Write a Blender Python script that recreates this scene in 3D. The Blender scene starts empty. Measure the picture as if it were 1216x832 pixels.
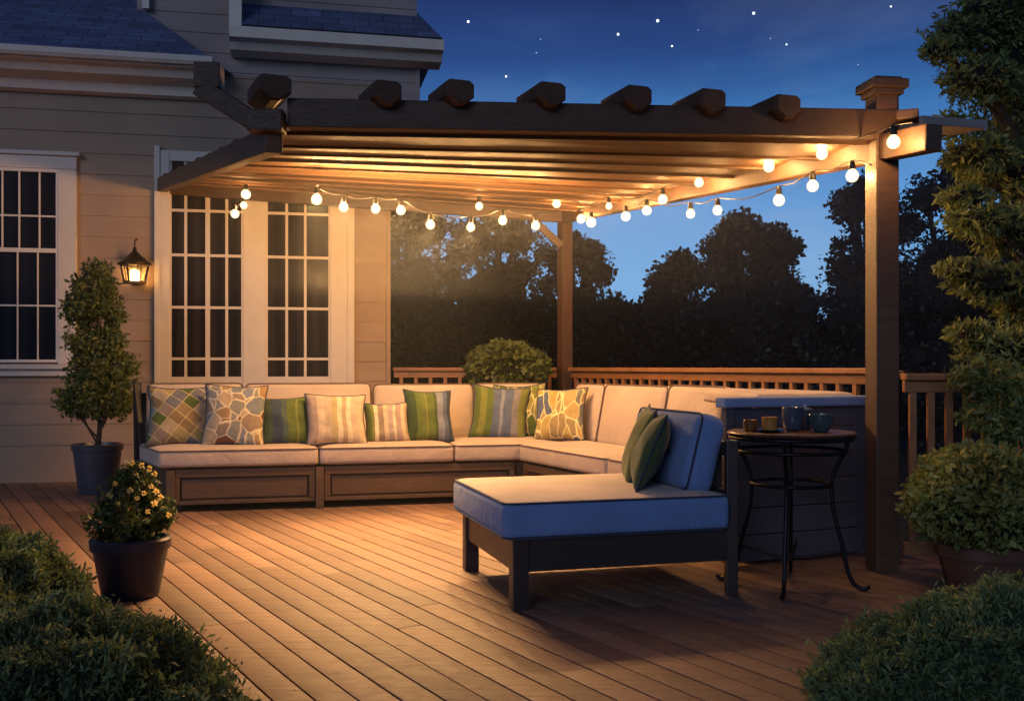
import bpy, bmesh, math, random
import numpy as np
from mathutils import Vector, Matrix, Euler, noise

random.seed(7); rng = np.random.default_rng(7)
R = math.radians
sc = bpy.context.scene
COL = sc.collection
H, F, CX, HY = 1.1, 1200.0, 608.0, 435.0       # eye height, focal length and horizon in photo pixels

def at(px, py, d):                              # photo pixel at depth d -> point in the place
    return Vector(((px - CX) / F * d, d, H + (HY - py) / F * d))

# ------------------------------------------------------------------ helpers
W = {}
def tag(o, label=None, cat=None, group=None, kind=None):
    if label: o['label'] = label
    if cat: o['category'] = cat
    if group: o['group'] = group
    if kind: o['kind'] = kind
    return o

def thing(name, label, cat, loc=(0, 0, 0), rz=0, group=None):
    o = bpy.data.objects.new(name, None); COL.objects.link(o)
    o.empty_display_size = .1
    o.location = loc; o.rotation_euler = (0, 0, rz)
    W[o.name] = Matrix.Translation(Vector(loc)) @ Matrix.Rotation(rz, 4, 'Z')
    return tag(o, label, cat, group)

def link(name, me, mat, parent=None):
    o = bpy.data.objects.new(name, me); COL.objects.link(o)
    if mat is not None:
        for m in (mat if isinstance(mat, (list, tuple)) else [mat]): me.materials.append(m)
    if parent is not None:
        o.parent = parent; W[o.name] = W[parent.name]
    else:
        W[o.name] = Matrix.Identity(4)
    return o

def obj(name, bm, mat, parent=None, smooth=False, uv=False):
    """bm holds world coordinates"""
    if parent is not None: bm.transform(W[parent.name].inverted())
    bmesh.ops.recalc_face_normals(bm, faces=bm.faces[:])
    me = bpy.data.meshes.new(name); bm.to_mesh(me); bm.free()
    if smooth:
        for p in me.polygons: p.use_smooth = True
        if smooth != True:
            me.set_sharp_from_angle(angle=R(smooth))
    return link(name, me, mat, parent)

def NB(): return bmesh.new()

def box(bm, c, s, rz=0, M=None, bev=0.0):
    """box centred c, size s"""
    r = bmesh.ops.create_cube(bm, size=1.0)
    vs = r['verts']
    T = Matrix.Translation(Vector(c)) @ Matrix.Rotation(rz, 4, 'Z') @ Matrix.Diagonal((s[0], s[1], s[2], 1))
    if M is not None: T = M @ T
    bmesh.ops.transform(bm, matrix=T, verts=vs)
    if bev > 0:
        es = list({e for v in vs for e in v.link_edges})
        bmesh.ops.bevel(bm, geom=es, offset=bev, segments=2, profile=.6, affect='EDGES', clamp_overlap=True)

def bar(bm, p, q, w, h, bev=0.0, up=Vector((0, 0, 1))):
    """rectangular bar from p to q, w wide (horizontal), h high"""
    p = Vector(p); q = Vector(q); d = (q - p); L = d.length; d.normalize()
    s = d.cross(up); s = s.normalized() if s.length > 1e-4 else Vector((1, 0, 0))
    u = s.cross(d).normalized()
    M = Matrix((( d.x, s.x, u.x, 0), (d.y, s.y, u.y, 0), (d.z, s.z, u.z, 0), (0, 0, 0, 1)))
    M = Matrix.Translation((p + q) / 2) @ M
    box(bm, (0, 0, 0), (L, w, h), M=M, bev=bev)

def tube(bm, pts, r, n=8, caps=True):
    pts = [Vector(p) for p in pts]
    rings = []; prev = None
    for i, p in enumerate(pts):
        d = (pts[min(i + 1, len(pts) - 1)] - pts[max(i - 1, 0)])
        if d.length < 1e-9: d = Vector((0, 0, 1))
        d.normalize()
        if prev is None:
            a = d.cross(Vector((0, 0, 1)))
            if a.length < .05: a = d.cross(Vector((1, 0, 0)))
        else:
            a = prev - d * prev.dot(d)
        a.normalize(); prev = a
        b = d.cross(a)
        rr = r[i] if isinstance(r, (list, tuple)) else r
        rings.append([bm.verts.new(p + (a * math.cos(2 * math.pi * k / n) + b * math.sin(2 * math.pi * k / n)) * rr) for k in range(n)])
    for i in range(len(rings) - 1):
        for k in range(n):
            bm.faces.new((rings[i][k], rings[i][(k + 1) % n], rings[i + 1][(k + 1) % n], rings[i + 1][k]))
    if caps and len(rings) > 1:
        bm.faces.new(rings[0][::-1]); bm.faces.new(rings[-1])

def lathe(bm, prof, c, n=32, M=None):
    """prof: list of (radius, z)"""
    c = Vector(c); rings = []
    for r, z in prof:
        if r < 1e-5:
            rings.append([bm.verts.new(c + Vector((0, 0, z)))])
        else:
            rings.append([bm.verts.new(c + Vector((r * math.cos(2 * math.pi * k / n), r * math.sin(2 * math.pi * k / n), z))) for k in range(n)])
    for a, b in zip(rings, rings[1:]):
        for k in range(n):
            va = [a[k % len(a)], a[(k + 1) % len(a)]]; vb = [b[(k + 1) % len(b)], b[k % len(b)]]
            f = []
            for v in va + vb:
                if v not in f: f.append(v)
            if len(f) >= 3: bm.faces.new(f)

def prism(bm, poly, z0, z1):
    lo = [bm.verts.new((p[0], p[1], z0)) for p in poly]; hi = [bm.verts.new((p[0], p[1], z1)) for p in poly]
    n = len(poly)
    bm.faces.new(lo[::-1]); t = bm.faces.new(hi)
    for i in range(n): bm.faces.new((lo[i], lo[(i + 1) % n], hi[(i + 1) % n], hi[i]))
    return t

def catmull(pts, k=8):
    pts = [Vector(p) for p in pts]; out = []
    for i in range(len(pts) - 1):
        p0 = pts[max(i - 1, 0)]; p1 = pts[i]; p2 = pts[i + 1]; p3 = pts[min(i + 2, len(pts) - 1)]
        for j in range(k):
            t = j / k
            out.append(.5 * ((2 * p1) + (p2 - p0) * t + (2 * p0 - 5 * p1 + 4 * p2 - p3) * t * t + (3 * p1 - p0 - 3 * p2 + p3) * t ** 3))
    out.append(pts[-1]); return out

# ------------------------------------------------------------------ materials
class NT:
    def __init__(s, name):
        s.m = bpy.data.materials.new(name); s.m.use_nodes = True
        s.t = s.m.node_tree; s.n = s.t.nodes; s.b = s.n['Principled BSDF']; s.out = s.n['Material Output']
    def add(s, typ, **kw):
        nd = s.n.new(typ)
        for k, v in kw.items():
            if hasattr(nd, k) and not k.startswith('i_'): setattr(nd, k, v)
        return nd
    def ln(s, a, b): s.t.links.new(a, b)
    def set(s, **kw):
        for k, v in kw.items(): s.b.inputs[k.replace('_', ' ')].default_value = v
    def ramp(s, stops, interp='LINEAR'):
        r = s.n.new('ShaderNodeValToRGB'); cr = r.color_ramp; cr.interpolation = interp
        while len(cr.elements) > 1: cr.elements.remove(cr.elements[-1])
        for i, (p, c) in enumerate(stops):
            e = cr.elements[0] if i == 0 else cr.elements.new(p)
            e.position = p; e.color = (*c[:3], 1)
        return r
    def coords(s, kind='Object', scale=(1, 1, 1), rot=(0, 0, 0)):
        tc = s.n.new('ShaderNodeTexCoord'); mp = s.n.new('ShaderNodeMapping')
        mp.inputs['Scale'].default_value = scale; mp.inputs['Rotation'].default_value = rot
        s.ln(tc.outputs[kind], mp.inputs['Vector']); return mp.outputs['Vector']
    def noise(s, vec, scale, detail=4, rough=.5):
        nd = s.n.new('ShaderNodeTexNoise'); nd.inputs['Scale'].default_value = scale
        nd.inputs['Detail'].default_value = detail; nd.inputs['Roughness'].default_value = rough
        if vec is not None: s.ln(vec, nd.inputs['Vector'])
        return nd
    def bump(s, h, strength=.3, dist=.01):
        b = s.n.new('ShaderNodeBump'); b.inputs['Strength'].default_value = strength; b.inputs['Distance'].default_value = dist
        s.ln(h, b.inputs['Height']); s.ln(b.outputs['Normal'], s.b.inputs['Normal']); return b
    def mix(s, fac, a, b, mode='MIX'):
        m = s.n.new('ShaderNodeMix'); m.data_type = 'RGBA'; m.blend_type = mode
        for sock, v in ((m.inputs[0], fac), (m.inputs[6], a), (m.inputs[7], b)):
            if hasattr(v, 'links') or hasattr(v, 'is_linked'): s.ln(v, sock)
            elif isinstance(v, (int, float)): sock.default_value = v
            else: sock.default_value = (*v[:3], 1)
        return m.outputs[2]

def mul(c, k): return tuple(x * k for x in c)

def wood(name, col, scale=(1.2, 14, 14), rot=(0, 0, 0), rough=.55, var=.35, grain=.5, bump=.25, island=True):
    n = NT(name); v = n.coords('Object', scale, rot)
    a = n.noise(v, 3, 6, .62); b = n.noise(v, 14, 3, .6)
    r = n.ramp([(.25, mul(col, 1 - grain)), (.5, col), (.78, mul(col, 1 + grain * .55))])
    n.ln(a.outputs['Fac'], r.inputs['Fac'])
    c = r.outputs['Color']
    big = n.noise(n.coords('Object', (1, 1, 1)), .9, 3)
    rb = n.ramp([(.3, (.78, .76, .76)), (.7, (1.12, 1.1, 1.08))]); n.ln(big.outputs['Fac'], rb.inputs['Fac'])
    c = n.mix(1.0, c, rb.outputs['Color'], 'MULTIPLY')
    if island:
        g = n.add('ShaderNodeNewGeometry'); ri = n.ramp([(0, mul((1, 1, 1), 1 - var)), (1, mul((1, .97, .94), 1 + var * .5))])
        n.ln(g.outputs['Random Per Island'], ri.inputs['Fac']); c = n.mix(1.0, c, ri.outputs['Color'], 'MULTIPLY')
    n.ln(c, n.b.inputs['Base Color'])
    rr = n.ramp([(.3, (rough - .12,) * 3), (.7, (rough + .15,) * 3)]); n.ln(b.outputs['Fac'], rr.inputs['Fac'])
    n.ln(rr.outputs['Color'], n.b.inputs['Roughness'])
    n.bump(a.outputs['Fac'], bump, .004)
    return n.m

def paint(name, col, rough=.5, var=.12, bump=.08, scale=6, metallic=0, bscale=60):
    n = NT(name); v = n.coords('Object')
    a = n.noise(v, scale, 5, .6); r = n.ramp([(.3, mul(col, 1 - var)), (.7, mul(col, 1 + var))])
    n.ln(a.outputs['Fac'], r.inputs['Fac']); n.ln(r.outputs['Color'], n.b.inputs['Base Color'])
    n.set(Roughness=rough, Metallic=metallic)
    b = n.noise(v, bscale, 3); n.bump(b.outputs['Fac'], bump, .003)
    return n.m

def fabric(name, col, rough=.9, wr=.25):
    n = NT(name); v = n.coords('Object')
    big = n.noise(v, 3.2, 3, .5); r = n.ramp([(.3, mul(col, .88)), (.7, mul(col, 1.06))])
    n.ln(big.outputs['Fac'], r.inputs['Fac']); n.ln(r.outputs['Color'], n.b.inputs['Base Color'])
    n.set(Roughness=rough); n.b.inputs['Sheen Weight'].default_value = .15
    w = n.noise(v, 260, 2); mth = n.add('ShaderNodeMath', operation='MULTIPLY_ADD')
    n.ln(big.outputs['Fac'], mth.inputs[0]); mth.inputs[1].default_value = 9; n.ln(w.outputs['Fac'], mth.inputs[2])
    n.bump(mth.outputs[0], wr, .003)
    wk = n.noise(v, 5.5, 3, .55); wk.inputs['Distortion'].default_value = 1.4
    b2 = n.add('ShaderNodeBump'); b2.inputs['Strength'].default_value = .35; b2.inputs['Distance'].default_value = .03; n.ln(wk.outputs['Fac'], b2.inputs['Height'])
    b1 = n.b.inputs['Normal'].links[0].from_node; n.ln(b2.outputs['Normal'], b1.inputs['Normal'])
    return n.m

def cloth_pattern(name, kind, stops=None, lines=(.75, .68, .42), scale=4.0, rot=0.7, width=.03):
    n = NT(name); v = n.coords('UV', (1, 1, 1), (0, 0, 0))
    if kind == 'stripe':
        sx = n.add('ShaderNodeSeparateXYZ'); n.ln(v, sx.inputs[0])
        r = n.ramp(stops, 'CONSTANT'); n.ln(sx.outputs[0], r.inputs['Fac']); c = r.outputs['Color']
    else:
        ns = n.noise(v, 3.0, 2); off = n.add('ShaderNodeVectorMath', operation='MULTIPLY_ADD')
        n.ln(ns.outputs['Color'], off.inputs[0]); k = .03 if kind == 'plaid' else .16
        off.inputs[1].default_value = (k, k, 0); n.ln(v, off.inputs[2])
        mp = n.add('ShaderNodeMapping'); mp.inputs['Rotation'].default_value = (0, 0, rot); n.ln(off.outputs[0], mp.inputs['Vector'])
        if kind == 'plaid':
            br = n.add('ShaderNodeTexBrick'); br.offset = 0; br.inputs['Scale'].default_value = scale
            br.inputs['Color1'].default_value = (0, 0, 0, 1); br.inputs['Color2'].default_value = (1, 1, 1, 1)
            br.inputs['Mortar'].default_value = (.5, .5, .5, 1); br.inputs['Mortar Size'].default_value = width
            br.inputs['Brick Width'].default_value = .8; br.inputs['Row Height'].default_value = .62
            n.ln(mp.outputs[0], br.inputs['Vector'])
            r = n.ramp(stops, 'CONSTANT'); n.ln(br.outputs['Color'], r.inputs['Fac'])
            c = n.mix(br.outputs['Fac'], r.outputs['Color'], lines)
        else:
            sc_ = (1, 1, 1) if kind == 'mosaic' else (1.7, .75, 1)
            mp.inputs['Scale'].default_value = sc_
            vo = n.add('ShaderNodeTexVoronoi'); vo.inputs['Scale'].default_value = scale; n.ln(mp.outputs[0], vo.inputs['Vector'])
            ve = n.add('ShaderNodeTexVoronoi', feature='DISTANCE_TO_EDGE'); ve.inputs['Scale'].default_value = scale; n.ln(mp.outputs[0], ve.inputs['Vector'])
            sp = n.add('ShaderNodeSeparateColor'); n.ln(vo.outputs['Color'], sp.inputs[0])
            r = n.ramp(stops, 'CONSTANT'); n.ln(sp.outputs[0], r.inputs['Fac'])
            e = n.ramp([(0, (1, 1, 1)), (width, (1, 1, 1)), (width + .02, (0, 0, 0))]); n.ln(ve.outputs['Distance'], e.inputs['Fac'])
            c = n.mix(e.outputs['Color'], r.outputs['Color'], lines)
    va = n.noise(v, 7, 4); rv = n.ramp([(.3, (.82,) * 3), (.7, (1.1,) * 3)]); n.ln(va.outputs['Fac'], rv.inputs['Fac'])
    c = n.mix(1.0, c, rv.outputs['Color'], 'MULTIPLY')
    n.ln(c, n.b.inputs['Base Color']); n.set(Roughness=.88); n.b.inputs['Sheen Weight'].default_value = .1
    w = n.noise(n.coords('Object'), 300, 2); n.bump(w.outputs['Fac'], .25, .002)
    return n.m

def leafmat(name, c0, c1, c2, rough=.55, trans=.35):
    n = NT(name); g = n.add('ShaderNodeNewGeometry')
    r = n.ramp([(0, c0), (.5, c1), (1, c2)]); n.ln(g.outputs['Random Per Island'], r.inputs['Fac'])
    cl = n.noise(n.coords('Object'), 2.3, 3); rc = n.ramp([(.3, (.55,) * 3), (.72, (1.25,) * 3)]); n.ln(cl.outputs['Fac'], rc.inputs['Fac'])
    c = n.mix(1.0, r.outputs['Color'], rc.outputs['Color'], 'MULTIPLY')
    n.ln(c, n.b.inputs['Base Color']); n.set(Roughness=rough)
    tr = n.add('ShaderNodeBsdfTranslucent'); n.ln(c, tr.inputs['Color'])
    mx = n.add('ShaderNodeMixShader'); mx.inputs[0].default_value = trans
    n.ln(n.b.outputs[0], mx.inputs[1]); n.ln(tr.outputs[0], mx.inputs[2]); n.ln(mx.outputs[0], n.out.inputs['Surface'])
    return n.m

def emit(name, col, st):
    n = NT(name); n.b.inputs['Base Color'].default_value = (*col, 1)
    n.b.inputs['Emission Color'].default_value = (*col, 1); n.b.inputs['Emission Strength'].default_value = st
    return n.m

DECK_DIR = math.atan2(1, -.60)                  # boards run away to the back left
M = {}
M['deck'] = wood('deck wood', (.225, .142, .108), scale=(.9, 11, 11), rot=(0, 0, -DECK_DIR), rough=.66, var=.36, grain=.45, bump=.35)
M['under'] = paint('deck underside', (.02, .016, .014), .9)
M['beam'] = wood('pergola wood', (.105, .057, .034), scale=(2, 9, 9), rough=.55, var=.18, grain=.35)
M['beam_shaded'] = wood('shaded beam wood', (.070, .036, .020), scale=(2, 9, 9), rough=.6, var=.12, grain=.35)  # pergola wood darkened in its colour to imitate shade on the front beam
M['ceil'] = wood('pergola ceiling wood', (.135, .07, .034), scale=(1.2, 10, 10), rot=(0, 0, 0), rough=.6, var=.42, grain=.4)
M['rail'] = wood('railing wood', (.33, .155, .065), scale=(3, 3, 3), rough=.5, var=.15, grain=.3)
M['sofa_wood'] = wood('sofa base wood', (.13, .082, .05), scale=(1.5, 12, 12), rough=.5, var=.12, grain=.35)
M['dark_wood'] = wood('dark stained wood', (.045, .032, .030), scale=(2, 10, 10), rough=.45, var=.12, grain=.35)
M['siding'] = wood('lap siding', (.37, .265, .185), scale=(.7, 1, 5), rough=.6, var=.05, grain=.10, bump=.1)
M['siding_up'] = wood('upper siding', (.36, .305, .30), scale=(.7, 1, 5), rough=.65, var=.05, grain=.10, bump=.1)
M['trim'] = paint('white trim', (.68, .60, .52), .45, .05)
M['trim_cool'] = paint('eave trim', (.84, .72, .62), .45, .06)
M['cream'] = fabric('cream canvas', (.57, .465, .385))
M['blue'] = fabric('shade blue canvas', (.15, .25, .50))  # blue puts cool shade into the colour of the chair's cushions
M['piping'] = fabric('cushion piping', (.16, .10, .075))
M['navy'] = fabric('navy piping', (.03, .04, .08))
M['panel'] = wood('slate panel boards', (.085, .085, .115), scale=(1, 8, 8), rough=.55, var=.12, grain=.25)
M['iron'] = paint('black iron', (.012, .012, .015), .42, .2, .2, metallic=.6)
M['black'] = paint('black frame', (.012, .012, .018), .5)
M['bronze'] = paint('lantern bronze', (.035, .018, .010), .38, .3, .2, metallic=.7)
M['tabletop'] = wood('table top', (.09, .04, .026), scale=(2, 9, 9), rough=.32, var=.1, grain=.3, island=False)
M['pot_slate'] = paint('slate glazed pot', (.055, .060, .085), .35, .25, .15)
M['pot_dark'] = paint('charcoal pot', (.028, .028, .045), .45, .2, .15)
M['pot_clay'] = paint('clay pot', (.12, .055, .035), .6, .25, .2)
M['soil'] = paint('soil', (.035, .022, .014), .95, .4, .8)
M['bark'] = wood('bark', (.055, .036, .022), scale=(6, 6, 2), rough=.9, var=.1, grain=.5, bump=.8)
M['bark_dark'] = paint('dark bark', (.012, .010, .008), .95, .3, .5)

def roofmat(name, col):
    n = NT(name); v = n.coords('UV')
    br = n.add('ShaderNodeTexBrick'); br.inputs['Scale'].default_value = 1
    br.inputs['Brick Width'].default_value = .34; br.inputs['Row Height'].default_value = .17; br.inputs['Mortar Size'].default_value = .006
    br.inputs['Color1'].default_value = (*mul(col, .75), 1); br.inputs['Color2'].default_value = (*mul(col, 1.15), 1); br.inputs['Mortar'].default_value = (*mul(col, .2), 1)
    n.ln(v, br.inputs['Vector']); ns = n.noise(v, 3, 5); rr = n.ramp([(.3, (.75,) * 3), (.7, (1.2,) * 3)]); n.ln(ns.outputs['Fac'], rr.inputs['Fac'])
    n.ln(n.mix(1.0, br.outputs['Color'], rr.outputs['Color'], 'MULTIPLY'), n.b.inputs['Base Color']); n.set(Roughness=.8)
    n.bump(br.outputs['Fac'], -.6, .01); return n.m
M['roof'] = roofmat('shingles', (.11, .145, .26))

def glassmat(name, lo, hi):
    n = NT(name); v = n.coords('Object'); sx = n.add('ShaderNodeSeparateXYZ'); n.ln(v, sx.inputs[0])
    w = n.add('ShaderNodeTexWave'); w.inputs['Scale'].default_value = 2.2; w.inputs['Distortion'].default_value = 1.5; n.ln(v, w.inputs['Vector'])
    r = n.ramp([(.2, lo), (.9, hi)]); n.ln(w.outputs['Fac'], r.inputs['Fac']); n.ln(r.outputs['Color'], n.b.inputs['Base Color'])
    n.set(Roughness=.16); n.b.inputs['Specular IOR Level'].default_value = .07
    ns = n.noise(v, 1.6, 2); n.bump(ns.outputs['Fac'], .15, .02)
    return n.m
M['glass_blue'] = glassmat('dark window glass', (.006, .008, .016), (.011, .014, .026))
M['glass_warm'] = glassmat('door glass', (.014, .012, .016), (.03, .024, .026))

def bulbmat(name):
    """frosted globe: lets the lamp inside through, glows white in the middle and amber at its rim"""
    n = NT(name); lw = n.add('ShaderNodeLayerWeight'); lw.inputs['Blend'].default_value = .35
    r = n.ramp([(0, (1.0, .93, .66)), (.45, (1.0, .86, .50)), (.85, (1.0, .62, .22)), (1, (.9, .42, .10))]); n.ln(lw.outputs['Facing'], r.inputs['Fac'])
    e = n.add('ShaderNodeEmission'); e.inputs['Strength'].default_value = 2.1; n.ln(r.outputs['Color'], e.inputs['Color'])
    t = n.add('ShaderNodeBsdfTransparent'); mx = n.add('ShaderNodeMixShader'); mx.inputs[0].default_value = .6
    n.ln(t.outputs[0], mx.inputs[1]); n.ln(e.outputs[0], mx.inputs[2]); n.ln(mx.outputs[0], n.out.inputs['Surface'])
    n.m.cycles.emission_sampling = 'NONE'
    return n.m
M['globe'] = bulbmat('lit frosted globe')
M['bulb'], M['bulb_main'], M['bulb_door'] = 20.0, 82.0, 15.0
M['lantern_glow'] = emit('lit lantern pane', (1.0, .62, .25), 3.2)
M['candle'] = emit('candle glow', (1.0, .55, .14), 1.3)
M['star'] = emit('star', (.85, .92, 1.0), 2.2)
M['star_dim'] = emit('dim star', (.7, .82, 1.0), .5)

# foliage
M['leaf_topiary'] = leafmat('topiary leaf', (.08, .11, .032), (.14, .18, .05), (.26, .30, .09))
M['leaf_flower'] = leafmat('flower plant leaf', (.04, .07, .022), (.08, .12, .035), (.17, .21, .06))
M['leaf_box'] = leafmat('boxwood leaf', (.19, .23, .06), (.31, .34, .09), (.46, .47, .15))
M['leaf_bush'] = leafmat('bush leaf', (.07, .10, .03), (.13, .17, .05), (.22, .26, .08))
M['blade'] = leafmat('soft blade', (.11, .19, .11), (.18, .27, .12), (.32, .37, .13), trans=.45)
M['leaf_tree'] = leafmat('tree leaf', (.11, .16, .055), (.21, .26, .08), (.38, .42, .13))
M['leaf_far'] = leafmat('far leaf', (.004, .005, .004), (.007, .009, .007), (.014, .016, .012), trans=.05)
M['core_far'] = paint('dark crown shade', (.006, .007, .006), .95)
M['petal'] = emit('yellow petal', (.85, .55, .09), 0.0)
M['petal'] = leafmat('yellow petal', (.95, .66, .16), (1, .74, .22), (1, .82, .36), trans=.5)

# ------------------------------------------------------------------ foliage makers
def leaves_mesh(name, P, N, size, aspect, mat, parent=None, jitter=.9, sizevar=.6):
    """one diamond leaf per point P, pointing roughly along N"""
    P = np.asarray(P, float); N = np.asarray(N, float); n = len(P)
    D = N + rng.normal(0, jitter, (n, 3)); D /= np.linalg.norm(D, axis=1)[:, None] + 1e-9
    S = np.cross(D, rng.normal(0, 1, (n, 3))); S /= np.linalg.norm(S, axis=1)[:, None] + 1e-9
    U = np.cross(D, S)
    L = (size * (1 + rng.uniform(-sizevar, sizevar, n)))[:, None]; Wd = L * aspect
    V = np.empty((n, 4, 3))
    V[:, 0] = P - D * L * .5; V[:, 1] = P + S * Wd * .5 + U * L * .08; V[:, 2] = P + D * L * .5; V[:, 3] = P - S * Wd * .5 + U * L * .08
    V = V.reshape(-1, 3)
    if parent is not None:
        Mi = np.array(W[parent.name].inverted()); V = V @ Mi[:3, :3].T + Mi[:3, 3]
    me = bpy.data.meshes.new(name)
    me.vertices.add(4 * n); me.vertices.foreach_set('co', V.ravel())
    me.loops.add(4 * n); me.loops.foreach_set('vertex_index', np.arange(4 * n, dtype=np.int32))
    me.polygons.add(n); me.polygons.foreach_set('loop_start', np.arange(0, 4 * n, 4, dtype=np.int32))
    me.update(calc_edges=True)
    return link(name, me, mat, parent)

def shell(c, r, n, inner=.55, zmin=None, bumps=.18, gap=0.0, fs=3.0):
    """points in the outer shell of a lumpy ellipsoid"""
    c = np.array(c, float); r = np.array(r, float) * np.ones(3)
    d = rng.normal(0, 1, (int(n * (1.6 + gap)), 3)); d /= np.linalg.norm(d, axis=1)[:, None]
    lump = np.array([noise.noise(Vector(x * fs) + Vector(c * 3)) for x in d])
    rad = (inner + (1 - inner) * rng.random(len(d)) ** .5) * (1 + bumps * 2 * lump)
    P = c + d * r * rad[:, None]
    keep = np.ones(len(d), bool)
    if gap: keep &= np.array([noise.noise(Vector(p) * 3.1) for p in P]) > -.5 + gap
    if zmin is not None: keep &= P[:, 2] > zmin
    P = P[keep][:n]; d = (d / r)[keep][:n]; d /= np.linalg.norm(d, axis=1)[:, None]
    return P, d

def blob(bm, c, r, seed=0, amp=.18, sub=3):
    v = bmesh.ops.create_icosphere(bm, subdivisions=sub, radius=1)['verts']
    r = np.array(r) * np.ones(3)
    for x in v:
        k = 1 + amp * 2 * noise.noise(x.co * 1.7 + Vector((seed * 7.1, seed, 0)))
        x.co = Vector(c) + Vector((x.co.x * r[0] * k, x.co.y * r[1] * k, x.co.z * r[2] * k))

# ------------------------------------------------------------------ world, sun, camera
w = bpy.data.worlds.new('World'); sc.world = w; w.use_nodes = True
nt = w.node_tree; nd = nt.nodes; bg = nd['Background']; wo = nd['World Output']
sky = nd.new('ShaderNodeTexSky'); sky.sky_type = 'NISHITA'; sky.sun_disc = False
sky.sun_elevation = R(1.0); sky.sun_rotation = R(200)
bg.inputs['Strength'].default_value = .05
nt.links.new(sky.outputs[0], bg.inputs['Color'])
tc = nd.new('ShaderNodeTexCoord'); sx = nd.new('ShaderNodeSeparateXYZ'); nt.links.new(tc.outputs['Generated'], sx.inputs[0])
rp = nd.new('ShaderNodeValToRGB'); cr = rp.color_ramp
def lin(r, g, b): return tuple(((x / 255 / 12.92) if x / 255 < .04045 else ((x / 255 + .055) / 1.055) ** 2.4) for x in (r, g, b))
stops = [(0, lin(125, 175, 225)), (.08, lin(118, 175, 228)), (.17, lin(92, 152, 215)), (.245, lin(56, 112, 176)), (.29, lin(38, 72, 134)), (.345, lin(29, 43, 94)), (.6, lin(38, 46, 94)), (1, lin(40, 46, 90))]
while len(cr.elements) > 1: cr.elements.remove(cr.elements[-1])
for i, (p, c) in enumerate(stops):
    e = cr.elements[0] if i == 0 else cr.elements.new(p); e.position = p; e.color = (*c, 1)
# soft thin cloud streaks
ns = nd.new('ShaderNodeTexNoise'); ns.inputs['Scale'].default_value = 2.2; ns.inputs['Detail'].default_value = 5
mp = nd.new('ShaderNodeMapping'); mp.inputs['Scale'].default_value = (1, 1, 4.5)
nt.links.new(tc.outputs['Generated'], mp.inputs[0]); nt.links.new(mp.outputs[0], ns.inputs['Vector'])
ma = nd.new('ShaderNodeMath'); ma.operation = 'MULTIPLY_ADD'; ma.inputs[1].default_value = .10; ma.inputs[2].default_value = -.05
nt.links.new(ns.outputs['Fac'], ma.inputs[0]); ad = nd.new('ShaderNodeMath'); ad.operation = 'ADD'
nt.links.new(ma.outputs[0], ad.inputs[0]); nt.links.new(sx.outputs[2], ad.inputs[1]); nt.links.new(ad.outputs[0], rp.inputs['Fac'])
bg2 = nd.new('ShaderNodeBackground'); bg2.inputs['Strength'].default_value = 1.0; cn = nd.new('ShaderNodeTexNoise'); cn.inputs['Scale'].default_value = 3.4; cn.inputs['Detail'].default_value = 6; cn.inputs['Distortion'].default_value = .4
mp2 = nd.new('ShaderNodeMapping'); mp2.inputs['Scale'].default_value = (1, 1, 3.2); mp2.inputs['Location'].default_value = (.3, .7, .2)
nt.links.new(tc.outputs['Generated'], mp2.inputs[0]); nt.links.new(mp2.outputs[0], cn.inputs['Vector'])
c1 = nd.new('ShaderNodeMapRange'); c1.inputs['From Min'].default_value = .46; c1.inputs['From Max'].default_value = .72; c1.inputs['To Max'].default_value = .55
nt.links.new(cn.outputs['Fac'], c1.inputs['Value'])
c2 = nd.new('ShaderNodeMapRange'); c2.inputs['From Min'].default_value = .34; c2.inputs['From Max'].default_value = .10; c2.inputs['To Min'].default_value = .12; c2.inputs['To Max'].default_value = 1.0
nt.links.new(sx.outputs[2], c2.inputs['Value'])
cm = nd.new('ShaderNodeMath'); cm.operation = 'MULTIPLY'; nt.links.new(c1.outputs[0], cm.inputs[0]); nt.links.new(c2.outputs[0], cm.inputs[1])
cx = nd.new('ShaderNodeMix'); cx.data_type = 'RGBA'; nt.links.new(cm.outputs[0], cx.inputs[0]); nt.links.new(rp.outputs[0], cx.inputs[6]); cx.inputs[7].default_value = (*lin(160, 182, 214), 1)
nt.links.new(cx.outputs[2], bg2.inputs['Color'])
mr = nd.new('ShaderNodeMapRange'); mr.inputs['From Min'].default_value = -.5; mr.inputs['From Max'].default_value = .8; mr.inputs['To Min'].default_value = .5; mr.inputs['To Max'].default_value = 1.0
nt.links.new(sx.outputs[1], mr.inputs['Value']); nt.links.new(mr.outputs[0], bg2.inputs['Strength'])
ads = nd.new('ShaderNodeAddShader'); nt.links.new(bg.outputs[0], ads.inputs[0]); nt.links.new(bg2.outputs[0], ads.inputs[1])
nt.links.new(ads.outputs[0], wo.inputs['Surface'])
bg.inputs['Strength'].default_value = .004

sl = bpy.data.lights.new('dusk_light', 'SUN'); sl.energy = .5; sl.angle = R(25); sl.color = (.66, .76, 1.0)
so = bpy.data.objects.new('dusk_light', sl); COL.objects.link(so); so.rotation_euler = (R(73), 0, R(-22))

cam = bpy.data.cameras.new('camera'); co = bpy.data.objects.new('camera', cam); COL.objects.link(co)
cam.sensor_width = 36; cam.lens = F / 1216 * 36; cam.shift_y = 19 / 1216
co.location = (0, 0, H); co.rotation_euler = (R(90), 0, 0); cam.clip_end = 3000; cam.clip_start = .05
sc.camera = co
sc.render.resolution_x, sc.render.resolution_y = 1024, 700
sc.view_settings.view_transform = 'Standard'; sc.view_settings.look = 'None'; sc.view_settings.exposure = 0
sc.cycles.use_denoising = True; sc.cycles.max_bounces = 6; sc.cycles.volume_bounces = 0; sc.cycles.transparent_max_bounces = 8; sc.cycles.sample_clamp_indirect = 4
sc.cycles.caustics_reflective = False; sc.cycles.caustics_refractive = False

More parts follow.
